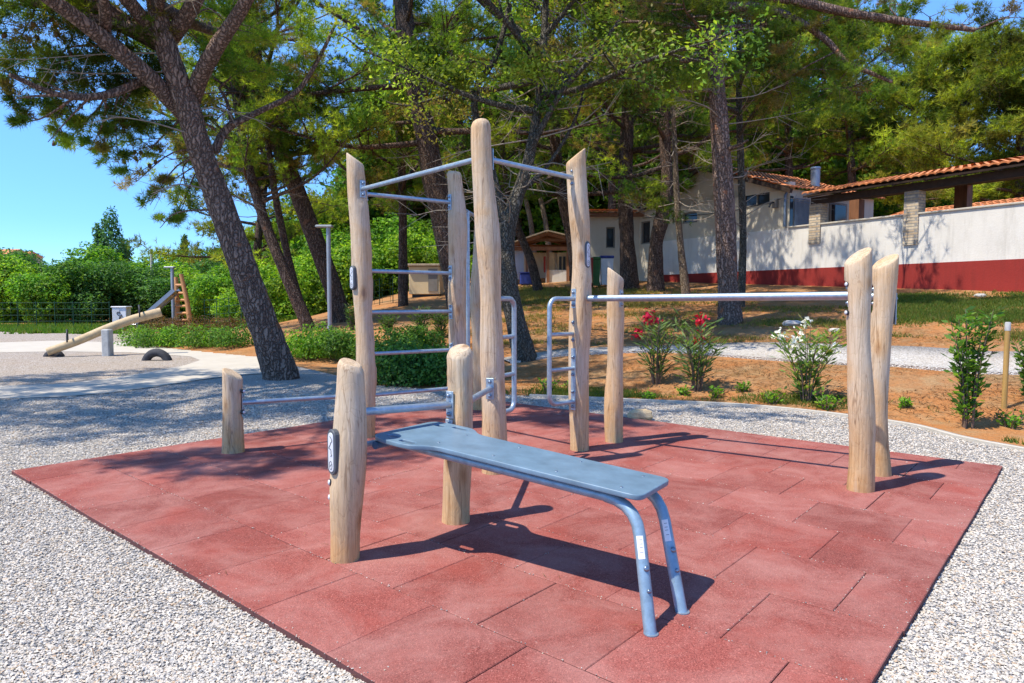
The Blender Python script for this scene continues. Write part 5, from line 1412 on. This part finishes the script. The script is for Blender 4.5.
# blue crate and bins
q = kp(526, 281); bxo = thing('blue_crate', (q.x, ky - .3, terrain(q.x, ky - .3)), 'dark blue plastic crate under the kiosk curtain', 'crate')
MB().box((q.x, ky - .3, bxo.location.z + .26), (.55, .4, .5), ch=.04).build('crate_body', 'blue_bin', bxo); MB().box((q.x, ky - .3, bxo.location.z + .53), (.6, .45, .04), ch=.01).build('lid', 'blue_bin', bxo)
def wheelie(x, Y, w, h, mats, label):
    X = at(x, 280, Y).x; z = terrain(X, Y); t = thing('wheelie_bin', (X, Y, z), label, 'bin', 'bins beside the annex')
    b = MB(); o = len(b.v)
    for zz, k in ((.06, .82), (h * .9, 1.0)):
        for sx, sy in ((-1, -1), (1, -1), (1, 1), (-1, 1)): b.v.append((X + sx * w / 2 * k, Y + sy * w * .6 * k, z + zz))
    for f in ((3, 2, 1, 0), (4, 5, 6, 7), (0, 1, 5, 4), (1, 2, 6, 5), (2, 3, 7, 6), (3, 0, 4, 7)): b.face(f)
    b.build('bin_body', mats[0], t)
    MB().box((X, Y, z + h * .95), (w * 1.08, w * 1.3, h * .09), ch=.02).build('lid', mats[1], t)
    for s in (-1, 1): MB().tube([(X + s * w * .36, Y + w * .5, z + .09), (X + s * w * .46, Y + w * .5, z + .09)], .09, 14).build('wheel', 'tyre', t)
wheelie(589, 25.6, .26, 1.15, ('red_paint', 'red_paint'), 'narrow red bin nearest the right frame post')
wheelie(596, 25.8, .28, 1.15, ('green_paint', 'green_paint'), 'narrow green bin between the red and white bins')
wheelie(606, 26.0, .48, 1.15, ('white_paint', 'blue_bin'), 'white bin with a dark blue lid beside the green one')
# cream shed
sy = 27.0; xa, xb = at(409, 290, sy).x, at(440, 290, sy).x; zg = at(420, 293, sy).z; zt = at(420, 265, sy).z
sh = thing('cream_shed', ((xa + xb) / 2, sy + .8, zg), 'small cream panel shed with a flat brown roof between the ladder posts', 'shed')
MB().box(((xa + xb) / 2, sy + .8, (zg + zt) / 2 - .05), (xb - xa, 1.6, zt - zg), ch=.02).build('walls', 'shed', sh)
MB().box(((xa + xb) / 2, sy + .8, zt + .0), (xb - xa + .25, 1.9, .09), ch=.02).build('roof', 'thatch', sh)
MB().box((xb - .28, sy - .012, (zg + zt) / 2 - .05), (.36, .03, (zt - zg) * .8)).build('door', 'wframe', sh)
MB().box(((xa + xb) / 2, sy + .8, zg - .14), (xb - xa - .2, 1.3, .22)).build('footing', 'black', sh)
# wire fence panel left of the shed
def wire_fence(p0, p1, h, n, label, name='wire_fence', mat='green_wire', step=.28):
    p0, p1 = Vector(p0), Vector(p1); t = thing(name, p0, label, 'fence'); d = p1 - p0
    for i in range(n + 1):
        q = p0 + d * i / n; q.z = terrain(q.x, q.y); MB().tube([q - zV * .2, q + zV * h], .016, 8).build('fence_post', mat, t)
    b = MB(); L = Vector((d.x, d.y, 0)).length; k = int(L / step)
    for i in range(k + 1):
        q = p0 + d * i / k; q.z = terrain(q.x, q.y); b.tube([q + zV * .05, q + zV * (h - .03)], .006, 4, caps=False)
    for j in range(5):
        zz = .08 + (h - .14) * j / 4; qs = [p0 + d * i / 12 for i in range(13)]
        b.tube([Vector((q.x, q.y, terrain(q.x, q.y) + zz)) for q in qs], .008, 5, caps=False)
    b.build('wire_panel', mat, t)
a_, c_ = at(366, 300, 25), at(406, 300, 26); wire_fence((a_.x, a_.y, terrain(a_.x, a_.y)), (c_.x, c_.y, terrain(c_.x, c_.y)), 1.0, 3, 'low dark wire fence left of the cream shed')
a_, c_ = at(205, 325, 27.5), at(268, 325, 26); wire_fence((a_.x, a_.y, 0), (c_.x, c_.y, 0), 1.3, 5, 'green wire fence in front of the hedge right of the slide')
a_, c_ = at(-20, 325, 29), at(110, 325, 30); wire_fence((a_.x, a_.y, 0), (c_.x, c_.y, 0), 1.2, 7, 'green wire fence along the hedge left of the white cabinet')

# ------------------------------------------------------------------ playground on the left
def lamp_post(x, Y, ytop, r, label, arms=2):
    X = at(x, 330, Y).x; z = terrain(X, Y); zt = at(x, ytop, Y).z; t = thing('lamp_post', (X, Y, z), label, 'lamp post')
    MB().tube([(X, Y, z - .1), (X, Y, zt)], r, 14).build('pole', 'grey_paint', t)
    MB().tube([(X, Y, z), (X, Y, z + .25)], r * 1.35, 14).build('base_sleeve', 'grey_paint', t)
    for s in ((-1, 1) if arms == 2 else (-1,)): MB().box((X + s * .10, Y, zt - .01), (.42, .2, .06), ch=.015).build('lamp_head', 'grey_paint', t)
P0 = hit(330, 336); lamp_post(330, P0.y, 226, .055, 'tall grey lamp post with a flat lamp head behind the low shrubs', 1)
lamp_post(174, 28.5, 267, .07, 'grey lamp post standing by the slide ladder', 1)
X = at(153, 300, 40).x; t = tag(MB().tube([(X, 40, 0), (X, 40, at(153, 249, 40).z)], [.12, .08], 10).build('concrete_pole', 'concrete', None, (X, 40, 0)), 'pale concrete pole standing in the hedge left of the slide', 'pole')
# seesaw: one big log on a square post, two tyres, steel handles
sp_ = hit(104, 357); Ys = sp_.y
lo_, hi_ = at(47, 352, Ys - .25), at(161, 312, Ys + .9)
see = thing('seesaw', sp_, 'log seesaw tipped down to the left on a grey post', 'seesaw')
mid = lo_.lerp(hi_, .5) + zV * .05
MB().tube(spline([lo_, lo_.lerp(mid, .5) - zV * .02, mid, mid.lerp(hi_, .5) + zV * .03, hi_], 4), [.085 + .02 * i / 16 for i in range(17)], 14).build('log_beam', 'pale_log', see)
MB().box((sp_.x, Ys + .15, .28), (.17, .2, .66), ch=.02).build('pivot_post', 'pale_grey', see)
for f in (.17, .80):
    c = lo_.lerp(hi_, f) + zV * .13; d = (hi_ - lo_).normalized(); s = Vector((-d.y, d.x, 0)).normalized()
    pts = [c + (s * math.cos(a) * .17 + zV * math.sin(a) * .2) for a in np.linspace(-.35, math.pi + .35, 12)]
    MB().tube(pts, .018, 8).build('handle', 'black', see)
def half_tyre(p, label, r=.32):
    b = MB(); n, m = 16, 8
    for i in range(n + 1):
        a = math.pi * i / n
        for k in range(m):
            q = 2 * math.pi * k / m; rr = r - .085 + .085 * math.cos(q)
            b.v.append(Vector(p) + Vector((math.cos(a) * rr, math.sin(q) * .10, math.sin(a) * rr - .06)))
    for i in range(n):
        for k in range(m): b.face((i * m + k, (i + 1) * m + k, (i + 1) * m + (k + 1) % m, i * m + (k + 1) % m), 0, True)
    return tag(b.build('half_tyre', 'tyre', None, p), label, 'tyre', 'half buried seesaw tyres')
half_tyre(hit(54, 357), 'half buried black tyre under the lowered seesaw end', .24); half_tyre(hit(157, 361), 'half buried black tyre lying free below the raised seesaw end')
# slide with ladder
Yl = 27.5; gl = lambda x, y, dy=0.0: at(x, y, Yl + dy)
sl = thing('slide', (gl(172, 324).x, Yl, 0), 'steel slide with an orange wooden ladder behind the seesaw', 'slide')
c0, c1 = gl(139, 324), gl(177, 291); c0.z = max(c0.z, .30)
for s in (-.25, .25):
    MB().box((c0 + c1) / 2 + Vector((0, s, .04)), ((c1 - c0).length, .05, .15), ((c1 - c0).normalized(), Vector((0, 1, 0)), (c1 - c0).normalized().cross(Vector((0, 1, 0))))).build('side_board', 'zinc', sl)
MB().box((c0 + c1) / 2, ((c1 - c0).length, .46, .03), ((c1 - c0).normalized(), Vector((0, 1, 0)), (c1 - c0).normalized().cross(Vector((0, 1, 0))))).build('chute', 'alu', sl)
MB().box(c0 + Vector((-.35, 0, -.02)), (.8, .6, .04), ch=.01).build('run_out', 'alu', sl)
for x in (-.55, .05): MB().box(c0 + Vector((x, 0, -.22)), (.08, .5, .4)).build('support', 'grey_paint', sl)
for dy, (xa_, ya_), (xb_, yb_) in ((-.4, (191, 323), (181, 274)), (.4, (176, 323), (176, 277))):
    a_, c_ = gl(xa_, ya_, dy), gl(xb_, yb_, dy); a_.z = -.1
    MB().tube([a_, a_.lerp(c_, .5) + Vector((.06, 0, 0)), c_], [.10, .09, .075], 12).build('ladder_post', 'orange_wood', sl)
for y in (320, 313, 306, 300, 293, 285):
    a_, c_ = gl(176, y, .4), gl(190 - (320 - y) * .2, y, -.4); MB().tube([a_, c_], .05, 8).build('ladder_rung', 'orange_wood', sl)
# graffiti covered cabinet
q = at(122, 324, 30.5); cb = thing('utility_cabinet', (q.x, 30.5, 0), 'white utility cabinet with dark scribbles in front of the hedge', 'cabinet')
MB().box((q.x, 30.5, .46), (.62, .4, .92), ch=.015).build('cabinet_body', 'white_paint', cb); MB().box((q.x, 30.5, .95), (.7, .48, .06), ch=.015).build('cabinet_roof', 'white_paint', cb)
MB().box((q.x - .13, 30.29, .48), (.3, .02, .72)).build('cabinet_door', 'plate', cb)
b = MB()
for k in range(5): b.tube([(q.x + .05 + .2 * math.sin(k * 2.3 + u) * u / 3, 30.275, .2 + .12 * k + .06 * math.cos(u * 3 + k)) for u in np.linspace(0, 3, 12)], .012, 5)
b.build('scribbles', 'ink', cb)
# far houses above the hedge
for x, Y, y0, w, h, lab in ((6, 190, 252, 8, 4, 'far pinkish houses at the left edge above the hedge'), (21, 200, 254, 7, 3.5, 'far pinkish house right of the others above the hedge'), (203, 190, 259, 7, 3, 'far house with an orange roof above the hedge right of the slide')):
    q = at(x, y0, Y); t = thing('far_house', (q.x, Y, 0), lab, 'house', 'far houses above the hedge')
    MB().box((q.x, Y, q.z / 2 - .8), (w, 8, q.z + 1.6 - 1.6)).build('wall', 'pinkwall', t)
    b = MB(); z = q.z - .8; b.v = [(q.x - w / 2 - .4, Y - 4.4, z), (q.x + w / 2 + .4, Y - 4.4, z), (q.x + w / 2 + .4, Y + 4.4, z), (q.x - w / 2 - .4, Y + 4.4, z), (q.x - w / 2, Y, z + 1.6), (q.x + w / 2, Y, z + 1.6)]
    for f in ((0, 1, 5, 4), (2, 3, 4, 5), (0, 4, 3), (1, 2, 5), (3, 2, 1, 0)): b.face(f)
    b.build('roof', 'tile', t)
    for k in range(3): MB().box((q.x - w / 2 + w * (k + .5) / 3, Y - 4.02, q.z - 2.2), (.9, .1, 1.1)).build('window', 'glass', t)

# ------------------------------------------------------------------ light, sky, camera
EL = 61.5; sx, sy_ = -.902, -.432
sd = Vector((sx * math.cos(R(EL)), sy_ * math.cos(R(EL)), math.sin(R(EL))))
sun = bpy.data.lights.new('sun', 'SUN'); sun.energy = 3.0; sun.angle = R(.53); sun.color = (1, .915, .79)
so = bpy.data.objects.new('sun', sun); col.objects.link(so); so.rotation_euler = sd.to_track_quat('Z', 'Y').to_euler()
w = bpy.data.worlds.new('World'); scene.world = w; w.use_nodes = True; nt = w.node_tree
bg = nt.nodes['Background']; sky = N(nt, 'ShaderNodeTexSky', sky_type='NISHITA'); sky.sun_disc = False
sky.sun_elevation = R(EL); sky.sun_rotation = math.atan2(sx, sy_) % (2 * math.pi)
sky.altitude = 1500; sky.air_density = 1.0; sky.dust_density = .0; sky.ozone_density = 4.0
hs = N(nt, 'ShaderNodeHueSaturation'); hs.inputs['Saturation'].default_value = 1.12
nt.links.new(sky.outputs[0], hs.inputs['Color']); tcw = N(nt, 'ShaderNodeTexCoord'); sxyz = N(nt, 'ShaderNodeSeparateXYZ'); nt.links.new(tcw.outputs['Generated'], sxyz.inputs[0])
nt.links.new(mix(nt, 1.0, hs.outputs[0], ramp(nt, sxyz.outputs[2], [(0, (.33, .47, .68)), (.10, (.40, .56, .77)), (.35, (.82, .92, 1.03))]), 'MULTIPLY'), bg.inputs[0]); bg.inputs[1].default_value = .15
cam = bpy.data.cameras.new('camera'); cam.lens = 24; cam.sensor_width = 36; cam.clip_end = 3000; cam.clip_start = .05
co = bpy.data.objects.new('camera', cam); col.objects.link(co); co.location = (0, 0, CAM_H); co.rotation_euler = (R(90) - PITCH, 0, 0)
scene.camera = co
vs = scene.view_settings; vs.view_transform = 'Standard'; vs.look = 'None'; vs.exposure = 1.2; vs.gamma = 1
scene.cycles.max_bounces = 6; scene.cycles.diffuse_bounces = 3; scene.cycles.transmission_bounces = 3; scene.cycles.use_denoising = True
